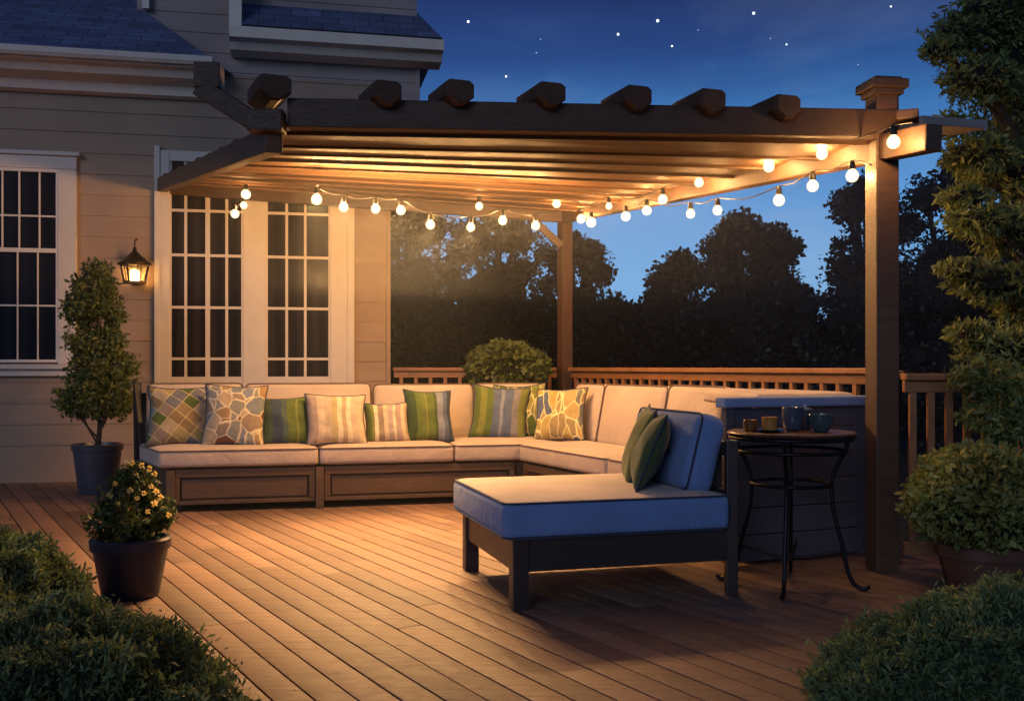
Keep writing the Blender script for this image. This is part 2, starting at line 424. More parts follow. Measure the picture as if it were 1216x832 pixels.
# ------------------------------------------------------------------ ground and deck
n = NT('lawn ground'); v = n.coords('Object'); a = n.noise(v, .8, 6, .6)
r = n.ramp([(.3, (.010, .014, .007)), (.7, (.022, .028, .012))]); n.ln(a.outputs['Fac'], r.inputs['Fac']); n.ln(r.outputs['Color'], n.b.inputs['Base Color'])
n.set(Roughness=.95); b = n.noise(v, 30, 4); n.bump(b.outputs['Fac'], 1, .05)
bm = NB(); bmesh.ops.create_circle(bm, cap_ends=True, radius=1200, segments=64); bmesh.ops.translate(bm, vec=(0, 300, -.42), verts=bm.verts[:])
tag(obj('lawn', bm, n.m), kind='structure')

POLY = [(-.75, .2), (.7, .2), (1.12, 2.9), (1.9, 3.75), (3.9, 4.45), (3.9, 5.70), (2.36, 6.33), (.62, 10.22), (-1.2, 10.5), (-7.5, 9.15), (-7.5, 8.9), (-4.6, 7.1), (-2.0, 4.05), (-.92, 2.6)]
def inside(x, y):
    c = False; j = len(POLY) - 1
    for i in range(len(POLY)):
        xi, yi = POLY[i]; xj, yj = POLY[j]
        if (yi > y) != (yj > y) and x < (xj - xi) * (y - yi) / (yj - yi) + xi: c = not c
        j = i
    return c
dv = Vector((-.60, 1, 0)).normalized(); du = Vector((dv.y, -dv.x, 0))
BW, GAP = .122, .007
bm = NB()
for k in range(-75, 100):
    o = du * (k * BW)
    run = None; s = -14.0
    while s < 16:
        p = o + dv * s; ins = inside(p.x, p.y)
        if ins and run is None: run = s
        if (not ins or s > 15.9) and run is not None:
            # split the run into boards with staggered butt joints
            a0 = run; cuts = [a0]; q = a0 + random.uniform(1.0, 4.2)
            while q < s - .7: cuts.append(q); q += random.uniform(3.0, 4.4)
            cuts.append(s)
            for c0, c1 in zip(cuts, cuts[1:]):
                bar(bm, o + dv * (c0 + .002) + Vector((0, 0, -.014 + random.uniform(-.0012, .0012))), o + dv * (c1 - .002) + Vector((0, 0, -.014)), BW - GAP, .028, bev=.0035)
            run = None
        s += .05
for k in range(-75, 100):
    o = du * (k * BW)
    for j in range(-10, 40):
        q = o + dv * (j * .46 + .11)
        if .5 < q.y < 7.5 and inside(q.x, q.y):
            for sgn in (-1, 1):
                c = q + du * sgn * (BW * .5 - .024)
                f = bm.faces.new([bm.verts.new((c.x + .0042 * math.cos(a), c.y + .0042 * math.sin(a), .0014)) for a in (0, 1.05, 2.09, 3.14, 4.19, 5.24)]); f.material_index = 1
tag(obj('deck', bm, [M['deck'], M['iron']], smooth=30), kind='structure')
bm = NB(); prism(bm, POLY, -.42, -.045); tag(obj('deck_ground', bm, M['under']), kind='structure')

# ------------------------------------------------------------------ the house
HW = Vector((-4.84, 9.56, 0)); HA = math.atan2(.208, .978)
house = thing('house', 'tan clapboard house with dark shingle roofs and white trimmed windows', 'house', HW, HA)
HM = W[house.name]
hu = Vector((.978, .208, 0)).normalized(); hn = Vector((-hu.y, hu.x, 0))
def T(px, off=0.0):                             # distance along the wall (wall pushed back by off) that shows at photo column px
    q = (px - CX) / F; o = HW + hn * off
    return (q * o.y - o.x) / (hu.x - q * hu.y)
def Zat(px, py, off=0.0):
    t = T(px, off); d = (HW + hn * off + hu * t).y
    return H + (HY - py) / F * d
def hp(t, off, z): return HW + hu * t + hn * off + Vector((0, 0, z))
def hbox(bm, t0, t1, o0, o1, z0, z1, bev=0.0):
    box(bm, ((t0 + t1) / 2, (o0 + o1) / 2, (z0 + z1) / 2), (t1 - t0, o1 - o0, z1 - z0), M=HM, bev=bev)

def siding(bm, t0, t1, off, z0, z1, step=.2, lap=.013, end=None):
    z = z0
    while z < z1 - 1e-4:
        zt = min(z + step, z1)
        vs = [hp(t0, off - lap, z), hp(t1, off - lap, z), hp(t1, off - .002, zt), hp(t0, off - .002, zt), hp(t0, off - .002, z), hp(t1, off - .002, z)]
        v = [bm.verts.new(x) for x in vs]
        bm.faces.new((v[0], v[1], v[2], v[3])); bm.faces.new((v[0], v[4], v[5], v[1])); bm.faces.new((v[1], v[5], v[2])); bm.faces.new((v[0], v[3], v[4]))
        z = zt
tc_ = T(460)                                     # lower wall corner
tu0, tu1 = T(163, 1.2), T(495, 1.2)              # upper wall
bm = NB(); siding(bm, -3.2, tc_, 0, -.05, 3.98); obj('wall', bm, M['siding'], house)
bm = NB(); hbox(bm, -3.2, tc_ - .003, .004, 5, -.4, 3.98); obj('wall', bm, M['siding'], house)
bm = NB(); siding(bm, tu0, tu1, 1.2, 3.5, 7.6, step=.21); hbox(bm, tu0, tu1, 1.205, 5, 3.984, 7.6); obj('upper_wall', bm, M['siding_up'], house)
bm = NB(); hbox(bm, tc_ - .012, tc_ + .03, -.03, .12, -.05, 3.96, bev=.004); obj('corner_board', bm, M['siding'], house)
bm = NB(); hbox(bm, tu1 - .02, tu1 + .03, 1.16, 1.3, 3.6, 4.5, bev=.004); obj('corner_board', bm, M['siding_up'], house)
bm = NB(); hbox(bm, -3.2, tc_ + .01, -.035, .0, -.03, .17, bev=.004); obj('base_board', bm, M['siding'], house)

def quad_uv(name, pts, mat, parent, thick=.05):
    """roof plane with a metre UV for its shingle courses"""
    bm = NB(); uvl = bm.loops.layers.uv.new('UVMap')
    p = [Vector(x) for x in pts]; u = (p[1] - p[0]).normalized(); nrm = (p[1] - p[0]).cross(p[-1] - p[0]).normalized(); vv = nrm.cross(u)
    top = [bm.verts.new(x) for x in p]; lo = [bm.verts.new(x - nrm * thick) for x in p]
    bm.faces.new(top); bm.faces.new(lo[::-1]); k = len(p)
    for i in range(k): bm.faces.new((top[i], lo[i], lo[(i + 1) % k], top[(i + 1) % k]))
    for f in bm.faces:
        for l in f.loops: l[uvl].uv = ((l.vert.co - p[0]).dot(u), (l.vert.co - p[0]).dot(vv))
    return obj(name, bm, mat, parent)

# lower roof: eave, then a slope that ends on a hip to the right
EO, EZ = -.42, 3.955
te = T(250, EO)
def prof_sweep(bm, prof, t0, t1, ret=None):
    """eave profile (off, z) swept along the wall"""
    a = [bm.verts.new(hp(t0, o, z)) for o, z in prof]; b = [bm.verts.new(hp(t1 - (0 if ret is None else (o - prof[0][0]) * 0), o, z)) for o, z in prof]
    k = len(prof)
    for i in range(k): bm.faces.new((a[i], a[(i + 1) % k], b[(i + 1) % k], b[i]))
    bm.faces.new(a[::-1]); bm.faces.new(b)
bm = NB(); prof_sweep(bm, [(-.03, 3.70), (-.10, 3.72), (-.13, 3.80), (-.30, 3.84), (-.34, 3.90), (-.42, 3.915), (-.42, 3.985), (-.03, 3.985)], -3.4, te - .1)
obj('eave', bm, M['trim_cool'], house, smooth=25)
bm = NB(); prof_sweep(bm, [(-.40, 3.93), (-.47, 3.93), (-.49, 3.96), (-.49, 4.01), (-.40, 4.01)], -3.4, te + .02); obj('gutter', bm, M['trim'], house, smooth=25)
th = T(172, 1.15); hz = Zat(172, 14, 1.15)
sl_ = (hz - 4.0) / (1.15 + .48)
quad_uv('roof', [hp(-3.5, -.48, 4.0), hp(te + .0, -.48, 4.0), hp(th, 1.15, hz), hp(th - .9, 4.0, 4.0 + sl_ * 4.48), hp(-3.5, 4.0, 4.0 + sl_ * 4.48)], M['roof'], house)
# return slope behind the hip, down to the right
quad_uv('roof', [hp(te, -.475, 3.99), hp(T(330, 0), 1.19, 3.99), hp(th, 1.19, hz - .01)], M['roof'], house, .03)
# upper corner board on the left and the upper roof with its own eave
bm = NB(); hbox(bm, T(169, 1.1), T(177, 1.1), 1.10, 1.17, hz + .02, 7.5, bev=.004); obj('corner_board', bm, M['trim_cool'], house)
UZ = 4.72; UO = .78
ua, ub = T(272, UO), T(527, UO)
bm = NB(); prof_sweep(bm, [(1.17, UZ - .22), (UO + .16, UZ - .20), (UO + .10, UZ - .13), (UO, UZ - .11), (UO - .02, UZ), (1.17, UZ)], ua, ub); obj('eave', bm, M['trim_cool'], house, smooth=25)
bm = NB(); hbox(bm, ua, T(287, UO), UO, UO + .10, UZ + .004, 7.5, bev=.004); hbox(bm, ua + .004, ua + .05, UO + .1, 1.19, UZ + .004, 7.4); obj('rake_board', bm, M['trim_cool'], house)
quad_uv('roof', [hp(T(287, UO), UO - .03, UZ + .015), hp(ub - .02, UO - .03, UZ + .015), hp(ub - .95, UO + 2.2, UZ + 1.9), hp(T(287, UO), UO + 2.2, UZ + 1.9)], M['roof'], house)
quad_uv('roof', [hp(ub - .02, UO - .02, UZ + .008), hp(ub - .02, UO + 3.5, UZ + .008), hp(ub - .95, UO + 2.2, UZ + 1.895)], M['roof'], house, .03)

def window(name, t0, t1, z0, z1, panes_v, panes_h, glass, trim, tw, mid=None, label=None):
    """cased window on the wall: casing, sash, glass and muntins; panes_v/h are muntin positions with widths"""
    bm = NB()
    hbox(bm, t0 - tw, t0, -.055, -.002, z0 - .004, z1 + tw * .9, bev=.005); hbox(bm, t1, t1 + tw, -.055, -.002, z0 - .004, z1 + tw * .9, bev=.005)
    hbox(bm, t0 + .002, t1 - .002, -.052, -.002, z1, z1 + tw * .88, bev=.005)
    wnd = obj(name, bm, M['trim'] if trim is None else trim, house)
    return wnd

# --- big divided window pair behind the sofa
zl, zt = Zat(300, 447), Zat(300, 196)
bm = NB()
tl0, tl1, tm0, tm1 = T(187), T(202), T(289), T(316); tr0, tr1 = T(392), T(418)
for a, b_ in ((tl0, tl1), (tm0, tm1), (tr0, tr1)): hbox(bm, a, b_, -.06, -.003, .9, zt + .1, bev=.006)
hbox(bm, tl0 - .02, tl0 + .03, -.075, -.003, .9, zt + .14, bev=.005); hbox(bm, tr1 - .05, tr1 + .02, -.075, -.003, .9, zt + .14, bev=.005)
hbox(bm, tl1 + .002, tm0 - .002, -.058, -.003, zt, zt + .1); hbox(bm, tm1 + .002, tr0 - .002, -.058, -.003, zt, zt + .1)
door = obj('window', bm, M['trim'], house)
tag(door, 'tall paired window of many panes behind the sofa')
bm = NB(); hbox(bm, tl0 - .04, tr1 + .04, -.085, -.003, .84, .896, bev=.006); obj('sill', bm, M['trim'], door)
rows = [Zat(300, y) for y in (253, 305, 366, 426)]
for (a, b_, cols) in ((tl1, tm0, [T(221), T(247), T(269.5)]), (tm1, tr0, [T(340.5), T(362.5)])):
    bm = NB(); hbox(bm, a, b_, -.020, -.012, .9, zt); obj('pane', bm, M['glass_warm'], door)
    bm = NB()
    hbox(bm, a, a + .018, -.045, -.010, .902, zt); hbox(bm, b_ - .018, b_, -.045, -.010, .902, zt); hbox(bm, a + .018, b_ - .018, -.045, -.010, .902, zl + .0)
    for i, c in enumerate(cols):
        wd = .022 if (len(cols) == 3 and i == 1) else .013
        hbox(bm, c - wd, c + wd, -.042, -.012, zl, zt)
    for z in rows: hbox(bm, a + .018, b_ - .018, -.0405, -.0125, z - .013, z + .013)
    obj('sash', bm, M['trim'], door)

# --- left window
wz0, wz1 = Zat(40, 430), Zat(40, 201); wt1 = T(70); wt0 = wt1 - 1.35
bm = NB(); cw = T(92) - wt1
hbox(bm, wt1, wt1 + cw, -.055, -.003, wz0 - .02, wz1 + .0, bev=.006); hbox(bm, wt0 - cw, wt0, -.055, -.003, wz0 - .02, wz1, bev=.006)
hbox(bm, wt0 - cw - .0, wt1 + cw + .0, -.055, -.003, wz1 + .002, wz1 + .125, bev=.006); hbox(bm, wt0 - cw - .03, wt1 + cw + .03, -.085, -.003, wz1 + .127, wz1 + .165, bev=.006)
win = obj('window', bm, M['trim'], house); tag(win, 'dark sash window beside the topiary')
bm = NB(); hbox(bm, wt0 - cw - .06, wt1 + cw + .02, -.13, -.003, wz0 - .065, wz0 - .022, bev=.006); hbox(bm, wt0 - cw - .02, wt1 + cw - .02, -.075, -.003, wz0 - .13, wz0 - .067, bev=.005); obj('sill', bm, M['trim'], win)
bm = NB(); hbox(bm, wt0, wt1, -.020, -.012, wz0, wz1); obj('pane', bm, M['glass_blue'], win)
zm = Zat(40, 298)
bm = NB(); hbox(bm, wt0, wt1, -.048, -.010, zm - .018, zm + .022)
for a, b_ in ((wt0, wt0 + .035), (wt1 - .018, wt1)): hbox(bm, a, b_, -.046, -.010, wz0, wz1)
hbox(bm, wt0 + .035, wt1 - .018, -.046, -.010, wz1 - .03, wz1); hbox(bm, wt0 + .035, wt1 - .018, -.046, -.010, wz0, wz0 + .025)
for px in (48, 24, 4, -20, -44, -68): hbox(bm, T(px) - .007, T(px) + .007, -.038, -.012, zm + .022, wz1 - .03)
for px in (46, 22, -20, -60): hbox(bm, T(px) - .006, T(px) + .006, -.038, -.012, wz0 + .025, zm - .018)
hbox(bm, wt0 + .035, wt1 - .018, -.036, -.0125, Zat(40, 257) - .008, Zat(40, 257) + .008); hbox(bm, wt0 + .035, wt1 - .018, -.036, -.0125, Zat(40, 363) - .008, Zat(40, 363) + .008)
obj('sash', bm, M['trim_cool'], win)

# --- wall lantern
lt = T(163); lc = hp(lt, -.16, 0); lz0, lz1 = Zat(163, 337), Zat(163, 311)
lan = thing('wall_lantern', 'lit bronze carriage lantern on the siding beside the tall window', 'lantern', (lc.x, lc.y, lz0), HA + R(25))
LM = W[lan.name]
hb, ht = .075, .10; LH = .165
bm = NB(); box(bm, (0, 0, .0), (hb * 2 + .025, hb * 2 + .025, .026), M=LM, bev=.004)
obj('base', bm, M['bronze'], lan)
bm = NB()
for sx_ in (-1, 1):
    for sy_ in (-1, 1): bar(bm, LM @ Vector((sx_ * hb, sy_ * hb, .015)), LM @ Vector((sx_ * ht, sy_ * ht, LH)), .016, .016)
for s_ in (-1, 1):
    bar(bm, LM @ Vector((-ht, s_ * ht, LH)), LM @ Vector((ht, s_ * ht, LH)), .02, .02); bar(bm, LM @ Vector((s_ * ht, -ht, LH)), LM @ Vector((s_ * ht, ht, LH)), .02, .02)
    bar(bm, LM @ Vector((0, s_ * hb, .015)), LM @ Vector((0, s_ * ht, LH)), .008, .008); bar(bm, LM @ Vector((s_ * hb, 0, .015)), LM @ Vector((s_ * ht, 0, LH)), .008, .008)
obj('frame', bm, M['bronze'], lan)
bm = NB()
for k in range(4):
    Q = LM @ Matrix.Rotation(k * math.pi / 2, 4, 'Z')
    vs = [bm.verts.new(Q @ Vector(x)) for x in ((-hb, -hb + .004, .016), (hb, -hb + .004, .016), (ht, -ht + .004, LH), (-ht, -ht + .004, LH))]; bm.faces.new(vs)
n = NT('lantern glass'); n.set(Roughness=.25); n.b.inputs['Base Color'].default_value = (.9, .75, .5, 1)
tr = n.add('ShaderNodeBsdfTransparent'); tr.inputs[0].default_value = (1, .85, .62, 1); mx = n.add('ShaderNodeMixShader'); mx.inputs[0].default_value = .25
n.ln(tr.outputs[0], mx.inputs[1]); n.ln(n.b.outputs[0], mx.inputs[2]); n.ln(mx.outputs[0], n.out.inputs['Surface'])
obj('glass', bm, n.m, lan)
bm = NB(); lathe(bm, [(0, .016), (.036, .016), (.04, .03), (.04, .105), (.03, .12), (0, .125)], (0, 0, 0), 20); bm.transform(LM); obj('flame_bulb', bm, emit('lantern bulb', (1.0, .62, .26), 42), lan, smooth=40)
bm = NB(); Q = LM @ Matrix.Rotation(math.pi / 4, 4, 'Z'); lathe(bm, [(ht * 1.55, LH + .005), (ht * 1.55, LH + .018), (ht * 1.2, LH + .04), (.085, LH + .075), (.06, LH + .095), (.03, LH + .125), (.018, LH + .14), (.018, LH + .17), (.0, LH + .18)], (0, 0, 0), 4 if False else 24); bm.transform(Q); obj('cap', bm, M['bronze'], lan, smooth=40)
bm = NB(); tube(bm, catmull([LM @ Vector((0, 0, LH + .15)), LM @ Vector((0, 0, LH + .21)), LM @ Vector((.01, 0, LH + .245)), LM @ Vector((.028, 0, LH + .245))], 5), .008, 8); obj('hook', bm, M['bronze'], lan, smooth=True)
bm = NB(); pb = hp(lt + .02, -.03, lz0 + .12); tube(bm, catmull([hp(lt, -.03, lz0 + .05), hp(lt, -.08, lz0 + .0), hp(lt, -.15, lz0 - .01)], 5), .012, 8)
box(bm, (lt, -.03, lz0 + .10), (.09, .03, .20), M=HM, bev=.004); obj('wall_plate', bm, M['bronze'], lan)

# ------------------------------------------------------------------ pergola
FL = Vector((-1.2, 5.2, 0)); FR = Vector((1.99, 5.43, 0)); BL = Vector((-3.44, 9.93, 0)); BR = Vector((.515, 10.1, 0))
zFL, zFR, zBL, zBR = 2.325, 2.325, 2.93, 2.66
perg = thing('pergola', 'dark wooden pergola roof over the deck with blunt rafter tails and capped corner post', 'pergola', (FR.x, FR.y, 0))
def cl(a, b): # ceiling point: a across, b back
    return Vector(((FL * (1 - a) + FR * a) * (1 - b) + (BL * (1 - a) + BR * a) * b).to_tuple()[:2] + (((zFL * (1 - a) + zFR * a) * (1 - b) + (zBL * (1 - a) + zBR * a) * b),))
# ceiling boards: each lapped over the next, running between the side beams
bm = NB(); NBRD = 10
for i in range(NBRD):
    b0, b1 = i / NBRD, (i + 1) / NBRD
    lift = .055
    c = [cl(-.01, b0), cl(1.01, b0), cl(1.01, b1 + .003), cl(-.01, b1 + .003)]
    c[2].z -= lift; c[3].z -= lift
    jit = random.uniform(-.004, .004)
    for q in c: q.z += jit + .012
    lo = [bm.verts.new(q) for q in c]; hi = [bm.verts.new(q + Vector((0, 0, .022))) for q in c]
    bm.faces.new(lo); bm.faces.new(hi[::-1])
    for j in range(4): bm.faces.new((lo[j], hi[j], hi[(j + 1) % 4], lo[(j + 1) % 4]))
for i in range(1, NBRD):
    p, q = cl(.0, i / NBRD), cl(1.0, i / NBRD); p.z -= .05; q.z -= .05; bar(bm, p, q, .03, .016, bev=.003)
obj('ceiling_boards', bm, M['ceil'], perg)
# beams
bm = NB(); fa, fb = Vector((-1.15, 5.2, 2.395)), Vector((2.06, 5.435, 2.395)); bar(bm, fa, fb, .10, .15, bev=.008); obj('front_beam', bm, M['beam_shaded'], perg)
bm = NB(); p = cl(0, 0); q = cl(1, 0); p += Vector((.02, .06, -.013)); q += Vector((-.02, .06, -.013)); bar(bm, p, q, .015, .022); obj('trim_strip', bm, M['ceil'], perg)
e = Vector((2.11, 5.05, 2.243)); bk = Vector((.515, 10.1, 2.60)); bm = NB(); bar(bm, e, bk, .10, .135, bev=.008); obj('side_beam', bm, M['beam'], perg)
bm = NB(); e2 = Vector((-1.215, 5.16, 2.255)); bk2 = Vector((-3.44, 9.90, 2.87)); bar(bm, e2, bk2, .09, .13, bev=.008); obj('side_beam', bm, M['beam'], perg)
bm = NB(); bar(bm, Vector((-3.38, 9.87, 2.85)), Vector((.55, 10.04, 2.595)), .08, .14, bev=.008); obj('back_beam', bm, M['beam'], perg)
# upturned outrigger at the free corner
bm = NB(); A = Vector((-1.16, 5.15, 2.345)); B = Vector((-1.34, 5.15, 2.345)); C = Vector((-1.60, 5.22, 2.535))
bar(bm, A, B, .12, .11, bev=.008); bar(bm, B + Vector((.03, 0, -.0)), C, .115, .095, bev=.008)
box(bm, C + Vector((.035, 0, .055)), (.135, .13, .13), rz=.1, bev=.008); obj('outrigger', bm, M['beam_shaded'], perg)
# rafters, each running up over the ceiling, with a chamfered tail in front of the beam
def rafter(px, ytop, wd=.15, hh=.125, d0=5.06, a=None):
    a9 = (px - 340) / 700; d0 = 5.2 + .235 * a9 - .115
    x0 = (px - CX) / F * d0; zt_ = H + (HY - ytop) / F * d0
    a_ = (x0 - FL.x) / (FR.x - FL.x)
    bk_ = cl(a_, .985); bk_.z += .11
    p = Vector((x0, d0, zt_ - hh / 2)); d = (bk_ - p); d.z = 0; d.normalize(); bk_ = p + d * .30
    s = Vector((d.y, -d.x, 0)).normalized(); u = s.cross(d)
    if u.z < 0: u = -u
    sec = [(-.5, -.18), (-.5, .36), (-.34, .5), (.34, .5), (.5, .36), (.5, -.18), (.12, -.55), (-.12, -.55)]
    bm = NB(); rings = []
    for k, (pt, sc_) in enumerate(((p - d * .012, .86), (p + d * .012, 1.0), (bk_, 1.0))):
        rings.append([bm.verts.new(pt + s * (x * wd * sc_) + u * (y * hh * sc_)) for x, y in sec])
    for r0, r1 in zip(rings, rings[1:]):
        for k in range(len(sec)): bm.faces.new((r0[k], r0[(k + 1) % 8], r1[(k + 1) % 8], r1[k]))
    bm.faces.new(rings[0][::-1]); bm.faces.new(rings[-1])
    return obj('rafter_tail', bm, M['beam_shaded'], perg)
for px, yt, wd in ((327, 88, .17), (461, 95, .15), (547, 94, .155), (656, 97, .16), (759, 101, .155), (847, 105, .155), (936, 112, .155)): rafter(px, yt, wd)
# posts
bm = NB(); box(bm, (1.995, 5.45, 1.29), (.128, .128, 2.58), rz=R(8), bev=.006); po = obj('post', bm, M['beam'], perg)
bm = NB(); box(bm, (1.995, 5.45, 2.565), (.165, .165, .03), rz=R(8), bev=.005); box(bm, (1.995, 5.45, 2.605), (.205, .205, .05), rz=R(8), bev=.008); box(bm, (1.995, 5.45, 2.637), (.15, .15, .016), rz=R(8), bev=.004); obj('cap', bm, M['beam'], po)
bm = NB(); box(bm, (.53, 10.13, 1.27), (.115, .115, 2.54), rz=R(25), bev=.006); obj('post', bm, M['beam'], perg)
# bracing at the back post and a flat board running out past the corner
bm = NB(); bar(bm, Vector((.49, 10.06, 2.30)), Vector((.2, 10.03, 2.56)), .06, .07, bev=.005); obj('brace', bm, M['beam'], perg)
bm = NB(); p0, p1 = at(1075, 147, 5.6), at(1152, 152, 6.0); bar(bm, p0, p1, .22, .05, bev=.005); obj('eave_board', bm, M['siding_up'], perg)
bm = NB(); box(bm, at(1078, 139, 5.35), (.11, .16, .05), rz=-.4, bev=.008); obj('beam_block', bm, M['beam'], perg)

# ------------------------------------------------------------------ string lights
def strand_depth(px, P, Q):
    q = (px - CX) / F; d = Q - P
    t = (q * P.y - P.x) / (d.x - q * d.y); return P + d * t
SOCK = paint('bulb socket', (.012, .010, .009), .5)
def strand(label, P, Q, bulbs, ends, group, mat, rb=.035, wire_r=.0042, hang=.05):
    o = thing('string_lights', label, 'string lights', (P.x, P.y, 2.2), 0, None)
    pts = []
    for px, py, k in bulbs:
        g = strand_depth(px, P, Q); z = H + (HY - py) / F * g.y; pts.append((Vector((g.x, g.y, z)), k))
    wp = []
    for i, (c, k) in enumerate(pts):
        wp.append(c + Vector((0, 0, rb * k + hang)))
        if i < len(pts) - 1:
            nx, kn = pts[i + 1]; m = (c + nx) / 2 + Vector((0, 0, rb + hang)); L = (c - nx).length; m.z -= L * .05; wp.append(m)
    wp = [Vector(x) for x in ends[0]] + wp + [Vector(x) for x in ends[1]]
    bm = NB(); tube(bm, catmull(wp, 6), wire_r, 6); obj('wire', bm, SOCK, o, smooth=True)
    for c, k in pts:
        r = rb * k
        bm = NB(); lathe(bm, [(0, -r), (r * .38, -r * .93), (r * .71, -r * .71), (r * .93, -r * .36), (r, 0), (r * .95, r * .32), (r * .8, r * .62), (r * .52, r * .9), (r * .36, r * 1.02)], c, 14)
        b = obj('bulb', bm, M['globe'], o, smooth=True)
        lg = bpy.data.lights.new('filament', 'POINT'); lg.energy = mat * random.uniform(.8, 1.2); lg.color = (1.0, .52, .18); lg.shadow_soft_size = .018
        lo = bpy.data.objects.new('filament', lg); COL.objects.link(lo); lo.parent = o; lo.location = W[o.name].inverted() @ c
        if mat == M['bulb_main'] and c.x < -.2 and c.x > -1.5:
            sp = bpy.data.lights.new('pool_spot', 'SPOT'); sp.energy = 400; sp.color = (1.0, .56, .22); sp.spot_size = R(88); sp.spot_blend = 1.0; sp.shadow_soft_size = .02  # spot added inside the bulb to make a light pool on the deck
            so_ = bpy.data.objects.new('pool_spot', sp); COL.objects.link(so_); so_.parent = o; so_.location = W[o.name].inverted() @ c
            so_.rotation_euler = (Vector((-.95, 6.0, 0)) - c).to_track_quat('-Z', 'Y').to_euler()
        bm = NB(); lathe(bm, [(0, r * .98), (.018, r * .98), (.02, r + .012), (.015, r + .04), (.008, r + .05), (0, r + .052)], c, 10); obj('socket', bm, SOCK, b, smooth=40)
    return o
# along the back, above the sofa
P, Q = Vector((-3.0, 6.55, 0)), Vector((.36, 7.75, 0))
strand('long string of round lit bulbs across the back between tall window and rear post', P, Q,
       [(376, 237, 1.25), (408, 246, 1.1), (446, 248, 1.1), (476, 250, 1.1), (511, 267, 1.1), (559, 270, 1.05), (597, 262, 1.1), (636, 268, 1.1)],
       ([at(379, 219, 6.95)], [at(664, 250, 7.7)]), None, M['bulb_main'], rb=.031)
P2, Q2 = Vector((-3.2, 8.6, 0)), Vector((.36, 9.0, 0))
strand('pair of lit bulbs close under the boards near the rear post', P2, Q2, [(569, 245, 1.0), (661, 242, 1.1)], ([at(540, 236, 8.9)], [at(690, 242, 9.0)]), None, M['bulb_door'])
P3, Q3 = Vector((-2.55, 8.9, 0)), Vector((-2.3, 8.9, 0))
strand('short drop of three lit bulbs in front of the tall window', P3, Q3, [(292, 231, 1.25), (289.5, 244, .9), (279, 254, 1.1)], ([at(296, 222, 8.9)], [at(277, 251, 8.9)]), None, M['bulb_door'], hang=.015)
# along the side beam
P4, Q4 = Vector((1.98, 4.98, 0)), Vector((.35, 9.90, 0))
strand('upper string of lit bulbs stapled along the side beam from the capped post', P4, Q4,
       [(1061, 169, .98), (976, 183, .95), (913, 198, 1.0), (830, 217, .95), (787, 237, 1.05), (723, 245, .8)],
       ([at(1085, 145, 4.95)], [at(690, 250, 9.3)]), None, M['bulb'])
P5, Q5 = Vector((1.93, 5.3, 0)), Vector((.47, 9.95, 0))
strand('lower sagging string of lit bulbs between the capped post and rear post', P5, Q5,
       [(1012, 209, 1.0), (965, 221, .98), (925, 238, 1.02), (852, 250, .95), (820, 254, .95), (768, 250, 1.1), (743, 257, 1.15), (702, 264, 1.3), (690, 260, 1.2)],
       ([at(1035, 196, 5.3)], [at(682, 252, 9.9)]), None, M['bulb'])

# ------------------------------------------------------------------ railings
def railing(label, p, q, zt, n, post_a=False, post_b=False, wtop=.12):
    p = Vector((*p, 0)); q = Vector((*q, 0)); d = (q - p).normalized()
    o = thing('railing', label, 'railing', p, math.atan2(d.y, d.x))
    up = Vector((0, 0, 1))
    bm = NB(); bar(bm, p + up * (zt - .018), q + up * (zt - .018), wtop, .036, bev=.006); obj('top_rail', bm, M['rail'], o)
    bm = NB(); bar(bm, p + up * (zt - .07), q + up * (zt - .07), .045, .065, bev=.004); obj('under_rail', bm, M['rail'], o)
    bm = NB(); bar(bm, p + up * .11, q + up * .11, .045, .07, bev=.004); obj('bottom_rail', bm, M['rail'], o)
    L = (q - p).length; me = None
    for i in range(n):
        c = p + d * (L * (i + .5) / n)
        if me is None:
            bm = NB(); box(bm, c + up * ((zt - .103 + .145) / 2), (.036, .036, zt - .103 - .145), rz=math.atan2(d.y, d.x), bev=.003)
            b0 = obj('baluster', bm, M['rail'], o); c0 = c; me = b0.data
        else:
            b = b0.copy(); COL.objects.link(b); b.parent = o; b.location = W[o.name].to_3x3().inverted() @ (c - c0)
    for f, c in ((post_a, p), (post_b, q)):
        if f:
            bm = NB(); box(bm, c + up * ((zt - .04) / 2), (.10, .10, zt - .04), rz=math.atan2(d.y, d.x), bev=.004); obj('newel', bm, M['rail'], o)
    return o
railing('long wooden railing running behind the sofa up to the rear post', (2.29, 6.24), (.60, 9.98), 1.09, 27, post_a=True)
railing('short rear railing between the house corner and the round bush', (-1.20, 10.3), (.45, 10.14), 1.09, 11)
railing('near wooden railing between the capped post and the clipped boxwood', (2.13, 5.50), (3.75, 5.36), 1.062, 17)
railing('short railing return tucked behind the capped post', (2.30, 6.17), (2.11, 5.60), 1.076, 4)

# ------------------------------------------------------------------ sofa
def rounded_poly(bm, poly, z0, z1, rad=.04, puff=.02):
    b2 = NB(); top = prism(b2, poly, z0, z1)
    bmesh.ops.recalc_face_normals(b2, faces=b2.faces[:])
    bmesh.ops.bevel(b2, geom=b2.edges[:], offset=rad, segments=4, profile=.5, affect='EDGES', clamp_overlap=True)
    top = max(b2.faces, key=lambda f: f.calc_area() * (1 if f.normal.z > .9 else 0) )
    z = 0
    for k, (th_, dz) in enumerate(((.05, .45), (.09, .35), (.10, .2))):
        r_ = bmesh.ops.inset_region(b2, faces=[top], thickness=th_, depth=0)
        for v in top.verts: v.co.z += puff * dz
    me = bpy.data.meshes.new('tmp'); b2.to_mesh(me); b2.free(); bm.from_mesh(me); bpy.data.meshes.remove(me)

